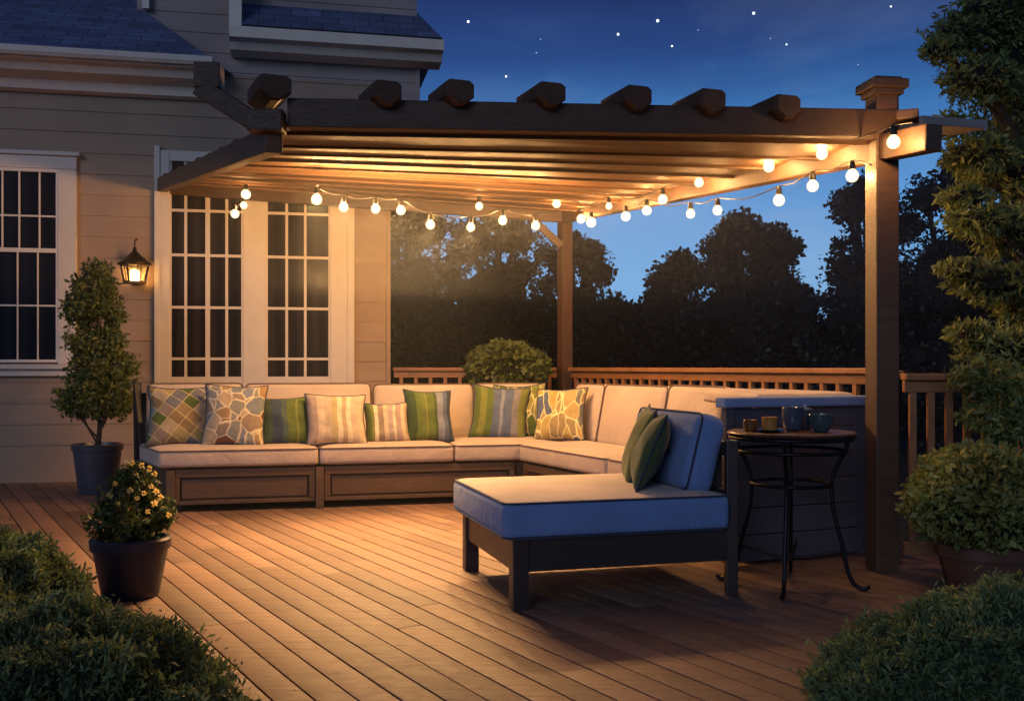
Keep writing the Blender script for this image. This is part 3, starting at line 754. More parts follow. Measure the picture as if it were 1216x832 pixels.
def loop_pts(poly, z, off):
    """closed polyline just outside the polygon with small rounded corners"""
    out = []; n_ = len(poly); c = sum((Vector(p) for p in poly), Vector((0, 0))) / n_
    for i in range(n_):
        p0 = Vector(poly[i - 1]); p = Vector(poly[i]); p2 = Vector(poly[(i + 1) % n_])
        a = (p0 - p).normalized(); b = (p2 - p).normalized(); r_ = .045
        for t in (0, .25, .5, .75, 1):
            q = (p + a * r_) * (1 - t) ** 2 + p * 2 * t * (1 - t) + (p + b * r_) * t * t
            out.append(Vector((q.x, q.y, z)))
    out.append(out[0]); return out

sofa = thing('sectional_sofa', 'cream cushioned L shaped sectional sofa with brown panelled wood base', 'sofa', (-2.6, 7.6, 0))
La, Ld, Ln = Vector((-2.6, 7.6)), Vector((.97, .242)).normalized(), Vector((-.242, .97)).normalized()
Ra, Rd, Rn = Vector((1.31, 5.59)), Vector((-.4226, .906)).normalized(), Vector((.906, .4226)).normalized()
def Lp(s, o=0): return La + Ld * s + Ln * o
def Rp(t, o=0): return Ra + Rd * t + Rn * o
def isect(p, d, q, e):
    k = d.x * e.y - d.y * e.x; r_ = q - p; return p + d * ((r_.x * e.y - r_.y * e.x) / k)
def LR(ol, or_): return isect(Lp(0, ol), Ld, Rp(0, or_), Rd)
SK = -.20                                        # the free end leans outward
I0 = LR(0, 0); I6 = LR(.66, .60); I9 = LR(.90, .85)
# base
def sk(o): return SK * o / .66
bm = NB()
prism(bm, [Lp(.06, .03), LR(.03, .03), Rp(.06, .03), Rp(.06, .80), LR(.86, .80), Lp(.06 + sk(.86), .86)], .055, .325); obj('base', bm, M['sofa_wood'], sofa)
for s0, s1 in ((.05, 1.10), (1.17, 2.70)):
    bm = NB()
    def lb(a0, a1, z0, z1, o0=-.012, o1=.03):
        c = (Lp(a0, o0) + Lp(a1, o1)) / 2; box(bm, (c.x, c.y, (z0 + z1) / 2), (a1 - a0, o1 - o0, z1 - z0), rz=math.atan2(Ld.y, Ld.x), bev=.004)
    lb(s0, s1, .262, .322); lb(s0, s1, .055, .085, -.010); lb(s0, s0 + .045, .087, .26, -.011); lb(s1 - .045, s1, .087, .26, -.011)
    fr = obj('panel_frame', bm, M['sofa_wood'], sofa)
    bm = NB()
    lb(s0 + .06, s1 - .06, .10, .245, .004, .028); obj('panel', bm, M['sofa_wood'], fr)
for s in (.03, 1.135):
    bm = NB(); c = Lp(s, .0); box(bm, (c.x, c.y, .16), (.062, .062, .32), rz=math.atan2(Ld.y, Ld.x), bev=.004); obj('leg', bm, M['sofa_wood'], sofa)
for a0, a1 in ((.06, 1.45), (1.5, 2.85)):
    bm = NB(); c0, c1 = Rp(a0, -.0), Rp(a1, -.0); bar(bm, Vector((c0.x, c0.y, .292)), Vector((c1.x, c1.y, .292)), .03, .06, bev=.004); bar(bm, Vector((c0.x, c0.y, .07)), Vector((c1.x, c1.y, .07)), .03, .03, bev=.004); obj('panel_frame', bm, M['sofa_wood'], sofa)
# black frame at the free end and slatted back frames
bm = NB(); p = Lp(.0 + sk(.9) - .02, .88); q = Lp(sk(.66) - .02, .64)
bar(bm, Vector((p.x, p.y, .02)), Vector((p.x - .03, p.y + .05, .97)), .06, .06, bev=.006); bar(bm, Vector((q.x, q.y, .30)), Vector((p.x - .02, p.y, .95)), .05, .05, bev=.006)
p2 = Lp(.04, .05); bar(bm, Vector((p2.x, p2.y, .328)), Vector((p.x, p.y, .328)), .04, .02); obj('end_frame', bm, M['black'], sofa)
bm = NB(); a0, a1 = Lp(sk(.95), .93), LR(.93, .86)
bar(bm, Vector((a0.x, a0.y, .48)), Vector((a1.x, a1.y, .48)), .03, .80, bev=.005); obj('back_frame', bm, M['dark_wood'], sofa)
bm = NB(); b0_, b1_ = Rp(.05, .86), LR(.93, .86); bar(bm, Vector((b0_.x, b0_.y, .47)), Vector((b1_.x, b1_.y, .47)), .03, .80, bev=.005); obj('back_frame', bm, M['dark_wood'], sofa)
# seat cushions
def seat(poly, z0=.335, z1=.475, front=None):
    bm = NB(); rounded_poly(bm, [tuple(p) for p in poly], z0, z1, .032, .02); c = obj('seat_cushion', bm, M['cream'], sofa, smooth=50)
    bm = NB()
    for z in (z1 - .012, z0 + .012): tube(bm, loop_pts([tuple(p) for p in poly], z, 0), .0055, 6, caps=False)
    obj('piping', bm, M['piping'], c, smooth=True)
seat([Lp(-.06, -.03), Lp(1.125, -.03), Lp(1.125, .70), Lp(-.06 + sk(.7), .70)])
seat([Lp(1.135, -.03), Lp(2.195, -.03), Lp(2.195, .70), Lp(1.135, .70)])
seat([Lp(2.205, -.03), LR(-.03, -.03), I0 + Rn * .64 + Rd * .0, LR(.70, .64), Lp(2.205, .70)])
tI = (I0 - Ra).dot(Rd)
seat([Rp(tI - .045, -.03), Rp(1.52, -.03), Rp(1.52, .64), Rp(tI - .045, .64)])
seat([Rp(1.51, -.03), Rp(.10, -.03), Rp(.10, .64), Rp(1.51, .64)])
# back cushions: rounded slabs, leaning
def slab(name, p, q, z0, z1, th_, lean, mat, parent, pip, nrm, rad=.06, puff=.03):
    """upright cushion between plan points p and q; nrm points to its rear"""
    p = Vector((p.x, p.y, 0)); q = Vector((q.x, q.y, 0)); L = (q - p).length; d = (q - p).normalized(); nn = Vector((nrm.x, nrm.y, 0)).normalized()
    hh = (z1 - z0)
    up = (Vector((0, 0, 1)) * math.cos(lean) + nn * math.sin(lean)); nn2 = d.cross(up); nn2 = nn2 if nn2.dot(nn) > 0 else -nn2
    X = Matrix(((d.x, up.x, -nn2.x, 0), (d.y, up.y, -nn2.y, 0), (d.z, up.z, -nn2.z, 0), (0, 0, 0, 1)))
    X = Matrix.Translation((p + q) / 2 + Vector((0, 0, z0))) @ X
    bm = NB(); poly = [(-L / 2, 0), (L / 2, 0), (L / 2, hh), (-L / 2, hh)]
    rounded_poly(bm, poly, -th_ / 2, th_ / 2, rad, puff); bm.transform(X); c = obj(name, bm, mat, parent, smooth=50)
    bm = NB(); tube(bm, loop_pts([(-L / 2 + .006, .006), (L / 2 - .006, .006), (L / 2 - .006, hh - .006), (-L / 2 + .006, hh - .006)], th_ / 2 - .022, 0), .0055, 6, caps=False); bm.transform(X); obj('piping', bm, pip, c, smooth=True)
    return c
LE = R(11)
for s0, s1, z in ((-.22, .55, .965), (.56, 1.62, .96), (1.63, 2.52, .95), (2.53, 3.15, .955)):
    slab('back_cushion', Lp(s0, .735), Lp(s1, .735), .44, z, .16, LE, M['cream'], sofa, M['piping'], Ln)
for t0, t1, z in ((3.30, 2.80, .955), (2.79, 1.86, .955), (1.85, 1.16, .965)):
    slab('back_cushion', Rp(t0, .68), Rp(t1, .68), .44, z, .16, LE, M['cream'], sofa, M['piping'], Rn)
# deep arm block at the near end, cream on top, slate boards on the outside
bm = NB(); rounded_poly(bm, [tuple(x) for x in (Rp(1.15, .52), Rp(.06, .10), Rp(.06, .84), Rp(1.15, .84))], .86, .945, .03, .012); arm = obj('arm_cushion', bm, M['cream'], sofa, smooth=50)
bm = NB(); tube(bm, loop_pts([tuple(x) for x in (Rp(1.15, .52), Rp(.06, .10), Rp(.06, .84), Rp(1.15, .84))], .872, 0), .0055, 6, caps=False); obj('piping', bm, M['piping'], arm, smooth=True)
e0, e1 = Rp(.02, -.16), Rp(-.02, .86)
ed = (e1 - e0).normalized(); en = Vector((ed.y, -ed.x)); EL = (e1 - e0).length
bm = NB(); z = .02; k = 0
while z < .86:
    zt_ = min(z + .148, .87); c = (e0 + e1) / 2 + en * .0
    box(bm, (c.x, c.y, (z + zt_) / 2), (EL, .036, zt_ - z - .005), rz=math.atan2(ed.y, ed.x), bev=.004); z += .148
ep = obj('end_panel', bm, M['panel'], sofa)
bm = NB(); c = (e0 + e1) / 2 + en * .01; box(bm, (c.x, c.y, .902), (EL + .05, .10, .055), rz=math.atan2(ed.y, ed.x), bev=.012); obj('cap_board', bm, M['blue'], ep)
for kx in (.03, EL - .06):
    bm = NB(); c = e0 + ed * kx + en * .024; box(bm, (c.x, c.y, .44), (.06, .014, .86), rz=math.atan2(ed.y, ed.x), bev=.003); obj('stile', bm, M['panel'], ep)

# ------------------------------------------------------------------ chaise
CF = Vector((.01, 4.55)); Cu = Vector((.961, .276)).normalized(); Cv = Vector((-.276, .961)).normalized(); CL, CW = 1.10, .98
cha = thing('lounge_chair', 'low dark framed lounge chair with cream cushion tinted shade blue nearest on the deck', 'lounge chair', (CF.x, CF.y, 0))
def Cp(a, b, z=0): p = CF + Cu * a + Cv * b; return Vector((p.x, p.y, z))
ca = math.atan2(Cu.y, Cu.x)
for a, b, zt_ in ((.0, .0, .33), (.0, CW - .06, .33)):
    bm = NB(); box(bm, Cp(a + .03, b + .03, zt_ / 2), (.075, .075, zt_), rz=ca, bev=.006); obj('leg', bm, M['dark_wood'], cha)
for b in (.0, CW - .06):
    bm = NB(); bar(bm, Cp(CL, b + .03, 0), Cp(CL + .0, b + .03, .745), .055, .065, bev=.006); obj('leg', bm, M['dark_wood'], cha)
bm = NB(); bar(bm, Cp(.07, .02, .245), Cp(CL - .03, .02, .245), .03, .15, bev=.005); bar(bm, Cp(.07, CW - .05, .245), Cp(CL - .03, CW - .05, .245), .03, .15, bev=.005)
bar(bm, Cp(.02, .07, .245), Cp(.02, CW - .07, .245), .03, .15, bev=.005); bar(bm, Cp(CL - .01, .07, .245), Cp(CL - .01, CW - .07, .245), .03, .15, bev=.005)
obj('apron', bm, M['dark_wood'], cha)
bm = NB(); bar(bm, Cp(CL, .06, .70), Cp(CL, CW - .06, .70), .04, .07, bev=.006); bar(bm, Cp(CL, .06, .45), Cp(CL, CW - .06, .45), .03, .10, bev=.006)
for b in (.18, .31, .44, .57, .70, .82): bar(bm, Cp(CL, b, .5), Cp(CL, b, .67), .05, .018)
obj('back_frame', bm, M['dark_wood'], cha)
poly = [tuple(Cp(-.06, -.04)[:2]), tuple(Cp(CL - .035, -.04)[:2]), tuple(Cp(CL - .035, CW + .03)[:2]), tuple(Cp(-.06, CW + .03)[:2])]
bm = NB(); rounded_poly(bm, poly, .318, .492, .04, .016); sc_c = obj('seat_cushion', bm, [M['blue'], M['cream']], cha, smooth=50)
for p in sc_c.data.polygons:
    p.material_index = 1 if (p.normal.z > .75) else 0  # top faces cream, the rest blue: shade painted onto one cream cushion
bm = NB()
for z, ins in ((.485, .014), (.333, .006)):
    c = sum((Vector(p) for p in poly), Vector((0, 0))) / 4
    pl = [tuple(Vector(p) + (c - Vector(p)).normalized() * ins) for p in poly]; tube(bm, loop_pts(pl, z, 0), .0055, 6, caps=False)
obj('piping', bm, M['navy'], sc_c, smooth=True)
pa, pb = Cp(CL - .16, .06), Cp(CL - .16, CW - .14)
slab('back_cushion', pa.xy, pb.xy, .485, .875, .17, R(14), M['blue'], cha, M['navy'], Cu, rad=.06, puff=.03)

# ------------------------------------------------------------------ throw pillows
def pillow(label, c, w_, h_, mat, yaw=0, lean=18, roll=0, th_=.09, cat='pillow', pinch=.10, edge=None, group=None):
    """soft square pillow; c is the middle of its bottom edge"""
    G = 22; bm = NB(); uvl = bm.loops.layers.uv.new('UVMap')
    sd = random.random() * 50; g = [[], []]
    for side in (0, 1):
        for j in range(G + 1):
            row = []
            for i in range(G + 1):
                u = -1 + 2 * i / G; v = -1 + 2 * j / G
                if side == 1 and (i in (0, G) or j in (0, G)): row.append(g[0][j][i]); continue
                x = u * (1 - pinch * (1 - v * v)) * w_ / 2; y = v * (1 - pinch * (1 - u * u)) * h_ / 2
                t_ = max(0, (1 - u * u) * (1 - v * v)) ** .42
                nz = noise.noise(Vector((u * 1.6, v * 1.6, sd))) * .28 + noise.noise(Vector((u * 4, v * 4, sd))) * .07
                z = (1 if side else -1) * th_ * t_ * (1 + nz)
                x += noise.noise(Vector((v * 1.3, sd, 3))) * .012; y += noise.noise(Vector((u * 1.3, sd, 9))) * .010
                row.append(bm.verts.new((x, y, z)))
            g[side].append(row)
    for side in (0, 1):
        for j in range(G):
            for i in range(G):
                f = (g[side][j][i], g[side][j][i + 1], g[side][j + 1][i + 1], g[side][j + 1][i])
                fc = bm.faces.new(f if side else f[::-1])
                ij = [(i, j), (i + 1, j), (i + 1, j + 1), (i, j + 1)]
                for l, (a, b) in zip(fc.loops, ij if side else ij[::-1]): l[uvl].uv = (a / G, b / G)
    rim = [g[0][0][i].co.copy() for i in range(G)] + [g[0][j][G].co.copy() for j in range(G)] + [g[0][G][G - i].co.copy() for i in range(G)] + [g[0][G - j][0].co.copy() for j in range(G)]
    c = Vector(c); lean = R(lean)
    # local x across, y up, z towards the viewer
    X = Matrix.Translation(c) @ Matrix.Rotation(yaw, 4, 'Z') @ Matrix.Rotation(math.pi / 2 - lean, 4, 'X') @ Matrix.Translation((0, h_ / 2 * .97, 0)) @ Matrix.Rotation(R(roll), 4, 'Z')
    o = thing('throw_pillow', label, cat, c, yaw, group)
    bm.transform(X); ob = obj('cover', bm, mat, o, smooth=True)
    rim.append(rim[0]); bm = NB(); tube(bm, rim, .005, 6, caps=False); bm.transform(X); obj('piping', bm, edge or M['navy'], o, smooth=True)
    return o
G1, G2, G3 = (.035, .07, .022), (.10, .15, .03), (.19, .22, .05)
B1, B2, B3 = (.035, .06, .10), (.10, .14, .24), (.22, .26, .34)
T1, T2, T3 = (.46, .37, .25), (.62, .52, .38), (.30, .23, .17); O1 = (.30, .17, .07); CR = (.72, .64, .46)
M['p_plaid'] = cloth_pattern('plaid cloth', 'plaid', [(0, (.27, .19, .09)), (.14, T3), (.28, (.24, .26, .26)), (.42, G2), (.52, (.36, .30, .12)), (.66, T1), (.78, (.15, .17, .20)), (.9, (.30, .22, .11))], (.70, .58, .26), 3.4, .66, .018)
M['p_mosaic'] = cloth_pattern('mosaic cloth', 'mosaic', [(0, T3), (.2, (.26, .27, .24)), (.35, T1), (.5, B3), (.6, (.36, .24, .12)), (.75, (.2, .24, .27)), (.88, (.2, .08, .05))], (.74, .66, .46), 4.6, .4, .028)
M['p_gb'] = cloth_pattern('green blue stripes', 'stripe', [(0, G1), (.16, (.05, .08, .05)), (.24, B1), (.42, (.06, .10, .09)), (.52, G2), (.68, G3), (.72, G2), (.84, G1)])
M['p_beige'] = cloth_pattern('beige stripes', 'stripe', [(0, (.42, .33, .28)), (.16, T2), (.27, (.50, .42, .33)), (.40, (.44, .38, .20)), (.50, CR), (.58, T1), (.66, CR), (.74, (.55, .45, .35)), (.86, T2)])
M['p_small'] = cloth_pattern('beige stripes with green edge', 'stripe', [(0, G2), (.12, G3), (.18, CR), (.27, T3), (.40, T2), (.50, (.44, .36, .33)), (.62, CR), (.68, (.40, .31, .29)), (.82, T2), (.9, T1)])
M['p_green'] = cloth_pattern('green stripes with blue edge', 'stripe', [(0, G1), (.18, G2), (.30, (.12, .17, .04)), (.38, G3), (.42, G2), (.58, (.06, .10, .03)), (.64, B3), (.78, B2), (.88, B1)])
M['p_olive'] = cloth_pattern('olive and grey blue stripes', 'stripe', [(0, G2), (.12, G3), (.24, G2), (.36, B2), (.5, B3), (.56, B2), (.72, (.22, .22, .24)), (.84, G3)])
M['p_leaf'] = cloth_pattern('leaf print', 'leaf', [(0, G2), (.25, G3), (.5, (.32, .30, .08)), (.7, G2), (.85, (.40, .36, .12))], (.74, .68, .36), 4.0, .9, .03)
M['p_yellow'] = cloth_pattern('yellow leaf print', 'leaf', [(0, (.34, .27, .13)), (.25, (.46, .36, .12)), (.45, (.22, .23, .20)), (.62, (.5, .38, .16)), (.8, B2), (.92, (.28, .26, .10))], (.80, .72, .38), 3.6, -.5, .034)
M['p_moss'] = fabric('moss green cloth', (.055, .085, .03)); M['p_moss2'] = fabric('lime green cloth', (.10, .13, .035))
SZ = .478
def onseat(px, d): p = at(px, 0, d); return (p.x, p.y, SZ)
YL = math.atan2(Ld.y, Ld.x)
pillow('plaid pillow with crossing gold lines at the free end of the sofa', onseat(212, 7.93), .50, .50, M['p_plaid'], YL, 20, 0)
pillow('cream veined mosaic pillow with maroon corner beside the plaid pillow', onseat(277, 7.86), .49, .51, M['p_mosaic'], YL - .15, 17, -2)
pillow('dark green and navy striped pillow beside the mosaic pillow', onseat(340, 7.98), .45, .41, M['p_gb'], YL, 20, 2)
pillow('wide beige striped pillow on the seam between the first two seats', onseat(401, 8.00), .49, .43, M['p_beige'], YL + .1, 18, -1)
pillow('smallest beige striped pillow with lime green edge', onseat(461, 8.2), .37, .345, M['p_small'], YL, 18, 1)
pillow('green striped pillow with grey blue edge next to the sofa corner', onseat(512, 8.33), .42, .45, M['p_green'], YL + .18, 16, -2)
pillow('olive and grey blue striped pillow leaning in the sofa corner', onseat(594, 8.66), .50, .475, M['p_olive'], .05, 16, -5)
pillow('yellow green leaf print pillow half hidden behind the olive striped one', onseat(618, 8.78), .46, .49, M['p_leaf'], .0, 14, 3)
pillow('gold leaf print pillow against the side run of the sofa', onseat(662, 8.42), .46, .47, M['p_yellow'], -.42, 18, 3)
CS = .498
pc = Cp(CL - .385, .30, CS); pillow('moss green pillow propped on the shade blue back cushion of the lounge chair', (pc.x, pc.y, CS), .46, .40, M['p_moss'], R(-97), 22, 2, .07)
pc = Cp(CL - .31, .60, CS); pillow('lime green pillow tucked behind the moss green one', (pc.x, pc.y, CS), .42, .42, M['p_moss2'], R(-92), 20, -2, .06)

# ------------------------------------------------------------------ table and what stands on it
TX, TY, TZ = 1.40, 5.07, .775
tab = thing('bistro_table', 'tall round dark table on curled black iron legs', 'table', (TX, TY, 0))
bm = NB(); lathe(bm, [(0, TZ - .02), (.29, TZ - .02), (.312, TZ - .014), (.316, TZ - .006), (.310, TZ), (.29, TZ + .001), (0, TZ + .001)], (TX, TY, 0), 56); obj('tabletop', bm, M['tabletop'], tab, smooth=35)
bm = NB(); circ = [Vector((TX + .27 * math.cos(a), TY + .27 * math.sin(a), TZ - .095)) for a in np.linspace(0, 2 * math.pi, 41)]; tube(bm, circ, .009, 8, caps=False)
circ = [Vector((TX + .30 * math.cos(a), TY + .30 * math.sin(a), TZ - .03)) for a in np.linspace(0, 2 * math.pi, 41)]; tube(bm, circ, .010, 8, caps=False); obj('rim_ring', bm, M['iron'], tab, smooth=True)
bm = NB(); circ = [Vector((TX + .195 * math.cos(a), TY + .195 * math.sin(a), .515)) for a in np.linspace(0, 2 * math.pi, 41)]; tube(bm, circ, .009, 8, caps=False); obj('mid_ring', bm, M['iron'], tab, smooth=True)
for k, a in enumerate((R(-112), R(-22), R(75), R(160))):
    e = Vector((math.cos(a), math.sin(a), 0)); c = Vector((TX, TY, 0))
    prof = [(.27, TZ - .03), (.262, .69), (.215, .60), (.195, .515), (.205, .38), (.245, .22), (.27, .10), (.30, .035), (.345, .012), (.372, .03)]
    bm = NB(); tube(bm, catmull([c + e * r_ + Vector((0, 0, z)) for r_, z in prof], 6), .0105, 8); lg = obj('leg', bm, M['iron'], tab, smooth=True)
for a in (R(-112), R(-22)):
    e = Vector((math.cos(a), math.sin(a), 0)); c = Vector((TX, TY, 0))
    bm = NB(); tube(bm, catmull([c + e * .25 + Vector((0, 0, .19)), c + e * .1 + Vector((0, 0, .155)), c + Vector((0, 0, .145)), c - e * .1 + Vector((0, 0, .155)), c - e * .25 + Vector((0, 0, .19))], 6), .009, 8); obj('stretcher', bm, M['iron'], tab, smooth=True)
def tp(px, py):                                   # point on the table top seen at this pixel
    d = F * (H - TZ) / (py - HY); return Vector(((px - CX) / F * d, d, TZ + .003))
def glassy(name, col, rough=.12):
    n = NT(name); n.b.inputs['Base Color'].default_value = (*col, 1); n.set(Roughness=rough); n.b.inputs['Specular IOR Level'].default_value = .7
    ns = n.noise(n.coords('Object'), 9, 3); r_ = n.ramp([(.3, mul(col, .7)), (.7, mul(col, 1.25))]); n.ln(ns.outputs['Fac'], r_.inputs['Fac']); n.ln(r_.outputs['Color'], n.b.inputs['Base Color']); return n.m
def cup(name, label, cat, c, prof, mat, inner, imat, iname='candle', group=None):
    o = thing(name, label, cat, c); bm = NB(); lathe(bm, prof, c, 32); obj('bowl', bm, mat, o, smooth=40)
    bm = NB(); lathe(bm, inner, c, 24); obj(iname, bm, imat, o, smooth=40); return o
c = Vector((TX - .205, TY - .01, TZ + .003)); cup('tealight_holder', 'smaller amber tealight glass at the table edge', 'candle holder', c, [(0, 0), (.030, 0), (.034, .006), (.036, .055), (.033, .057), (.031, .05), (.029, .012), (0, .01)], glassy('amber glass', (.16, .07, .02)), [(0, .012), (.0285, .012), (.030, .044), (0, .046)], M['candle'])
c = Vector((TX - .13, TY - .085, TZ + .003))
sa = thing('saucer', 'small dark blue saucer under the amber tealight', 'saucer', c); bm = NB(); lathe(bm, [(0, 0), (.045, 0), (.075, .010), (.077, .013), (.045, .005), (0, .004)], c, 32); obj('dish', bm, glassy('navy glaze', (.012, .02, .04)), sa, smooth=40)
c = c + Vector((0, 0, .005)); cup('tealight_holder', 'amber tealight glass on a dark saucer', 'candle holder', c, [(0, 0), (.032, 0), (.037, .008), (.038, .066), (.035, .069), (.033, .06), (.031, .012), (0, .01)], glassy('honey glass', (.45, .21, .045)), [(0, .012), (.0305, .012), (.032, .05), (0, .052)], emit('honey candle', (1.0, .5, .1), 1.2))
c = Vector((TX + .015, TY + .02, TZ + .003)); cup('candle_bowl', 'tall blue grey glass cup with yellow candle glow', 'candle holder', c, [(0, 0), (.03, 0), (.045, .012), (.055, .05), (.056, .118), (.053, .12), (.051, .10), (.049, .052), (.04, .016), (0, .01)], glassy('blue grey glaze', (.06, .08, .12)), [(0, .012), (.040, .02), (.0495, .095), (.047, .108), (0, .108)], emit('yellow candle', (.9, .75, .14), .9))
bm = NB()
c = Vector((TX + .135, TY - .05, TZ + .003)); cup('teal_bowl', 'low teal glazed bowl at the far end of the table', 'bowl', c, [(0, 0), (.032, 0), (.040, .008), (.062, .05), (.066, .085), (.063, .087), (.057, .052), (.036, .014), (0, .012)], glassy('teal glaze', (.05, .09, .095)), [(0, .05), (.055, .052), (0, .056)], M['soil'], 'filling')
c = Vector((TX + .10, TY + .10, TZ + .003)); o = thing('lidded_jar', 'small dark lidded jar standing behind the teal bowl', 'jar', c); bm = NB(); lathe(bm, [(0, 0), (.03, 0), (.034, .01), (.034, .088), (.03, .095), (0, .095)], c, 24); obj('body', bm, M['pot_dark'], o, smooth=40); bm = NB(); lathe(bm, [(0, .096), (.036, .096), (.037, .106), (.012, .112), (.010, .124), (0, .126)], c, 24); obj('lid', bm, glassy('grey lid', (.2, .2, .2)), o, smooth=40)

# ------------------------------------------------------------------ potted plants
def pot(o, c, rt, rb_, h, mat, rim=True):
    bm = NB(); pr = [(0, 0), (rb_ * .95, 0), (rb_, .012)]
    pr += [(rb_ + (rt - rb_) * k, .012 + (h - .07) * k) for k in (.25, .5, .75, 1.0)]
    if rim: pr += [(rt + .012, h - .055), (rt + .016, h - .01), (rt + .008, h), (rt - .012, h), (rt - .02, h - .03)]
    else: pr += [(rt + .003, h - .01), (rt, h), (rt - .015, h), (rt - .02, h - .03)]
    pr += [(rt - .025, h - .05)]
    lathe(bm, pr, c, 40); p = obj('pot', bm, mat, o, smooth=40)
    bm = NB(); lathe(bm, [(rt - .022, h - .045), (rt * .5, h - .03), (0, h - .025)], c, 30); obj('soil', bm, M['soil'], p, smooth=40); return p
# spiral topiary by the wall
c = Vector((-3.61, 8.80, 0)); o = thing('topiary', 'tall lumpy potted evergreen standing beside the dark sash window', 'potted tree', c)
pot(o, c, .20, .155, .43, M['pot_slate'])
bm = NB(); tube(bm, catmull([c + Vector((0, 0, .38)), c + Vector((.02, 0, .6)), c + Vector((-.02, .01, .85)), c + Vector((.01, 0, 1.2)), c + Vector((0, 0, 1.9))], 6), [.026 * (1 - i / 30) for i in range(25)], 8)
for dx, z0, z1 in ((.16, .62, .98), (-.14, .55, .78), (.1, .58, .7), (-.2, .6, .95)): tube(bm, catmull([c + Vector((0, 0, z0 - .12)), c + Vector((dx * .6, -.03, z0 + .05)), c + Vector((dx, -.04, z1))], 5), .009, 6)
obj('trunk', bm, M['bark'], o, smooth=True)
Ps, Ns = [], []
for dx, z, r_, rz_, n_ in ((.0, .86, .32, .22, 3600), (-.16, .78, .2, .13, 900), (.15, .78, .19, .14, 900), (.05, 1.10, .29, .20, 2600), (-.02, 1.33, .25, .19, 2200), (-.04, 1.55, .27, .19, 2200), (-.08, 1.62, .22, .15, 900), (-.03, 1.78, .21, .15, 1500), (.0, 1.93, .13, .11, 700)):
    p, n_v = shell((c.x + dx, c.y, z), (r_, r_ * .9, rz_), n_, .40, bumps=.24, gap=.20); Ps.append(p); Ns.append(n_v)
leaves_mesh('crown', np.vstack(Ps), np.vstack(Ns), .036, .55, M['leaf_topiary'], o)
# flowering pot
c = Vector((-1.83, 4.85, 0)); o = thing('flower_pot', 'charcoal pot of leafy plant dotted with small yellow flowers', 'potted plant', c)
pot(o, c, .172, .132, .285, M['pot_dark'])
Ps, Ns = [], []
for dx, dy, z, r_, rz_, n_ in ((0, 0, .38, .19, .13, 2200), (-.06, 0, .45, .12, .1, 700), (.09, 0, .42, .11, .1, 700), (.0, .02, .52, .12, .09, 600), (.02, 0, .58, .07, .07, 220)):
    p, n_v = shell((c.x + dx, c.y + dy, z), (r_, r_, rz_), n_, .45, bumps=.2, gap=.1, zmin=.27); Ps.append(p); Ns.append(n_v)
leaves_mesh('foliage', np.vstack(Ps), np.vstack(Ns), .026, .6, M['leaf_flower'], o)
bm = NB(); fl = []
for i in range(16):
    a = random.uniform(0, 6.28); r_ = random.uniform(.02, .17); zz = .62 - r_ * .9 + random.uniform(-.03, .06)
    p = c + Vector((math.cos(a) * r_, -abs(math.sin(a)) * r_ * .8, zz)); fl.append(p)
    tube(bm, catmull([c + Vector((math.cos(a) * r_ * .4, math.sin(a) * r_ * .3, .36)), (c + p) / 2 + Vector((0, 0, .28)), p], 4), .0022, 5)
obj('stems', bm, M['leaf_flower'], o)
for px, py in ((157, 549), (169, 552), (178, 556), (162, 563), (150, 568), (184, 562), (137, 574), (147, 578), (155, 582), (180, 577), (186, 583), (191, 590), (171, 585), (163, 591), (131, 588), (125, 596), (140, 598), (194, 604), (201, 611), (184, 597), (152, 603), (176, 607), (133, 606)):
    p = at(px, py, c.y - .14 * random.uniform(.2, 1)); k = random.uniform(.75, 1.15)
    bm = NB()
    for q in range(6):
        a = q * math.pi / 3 + random.random(); e = Vector((math.cos(a), -.55 + .2 * random.random(), math.sin(a))); s = Vector((-math.sin(a), 0, math.cos(a)))
        vs = [bm.verts.new(p), bm.verts.new(p + (e * .010 + s * .006) * k), bm.verts.new(p + e * .017 * k), bm.verts.new(p + (e * .010 - s * .006) * k)]; bm.faces.new(vs)
    bmesh.ops.create_icosphere(bm, subdivisions=1, radius=.006, matrix=Matrix.Translation(p + Vector((0, -.006, 0))))
    obj('flower', bm, M['petal'], o)
# clipped boxwood
c = Vector((2.30, 4.92, 0)); o = thing('boxwood', 'clipped round boxwood in a clay pot in front of the near railing', 'potted shrub', c)
pot(o, c, .21, .17, .24, M['pot_clay'])
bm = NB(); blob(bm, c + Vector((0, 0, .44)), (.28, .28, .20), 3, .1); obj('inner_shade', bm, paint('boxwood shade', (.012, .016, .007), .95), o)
Ps, Ns = [], []
p, n_v = shell((c.x, c.y, .45), (.375, .36, .27), 5200, .72, bumps=.10, zmin=.2, fs=4); Ps.append(p); Ns.append(n_v)
for i in range(26):
    a = random.uniform(0, 6.28); b = random.uniform(-.3, 1.3); e = Vector((math.cos(a) * math.cos(b), math.sin(a) * math.cos(b), math.sin(b)))
    p, n_v = shell((c.x + e.x * .31, c.y + e.y * .30, .45 + e.z * .215), (.09, .09, .07), 170, .4, zmin=.2); Ps.append(p); Ns.append(n_v)
leaves_mesh('foliage', np.vstack(Ps), np.vstack(Ns), .036, .55, M['leaf_box'], o)
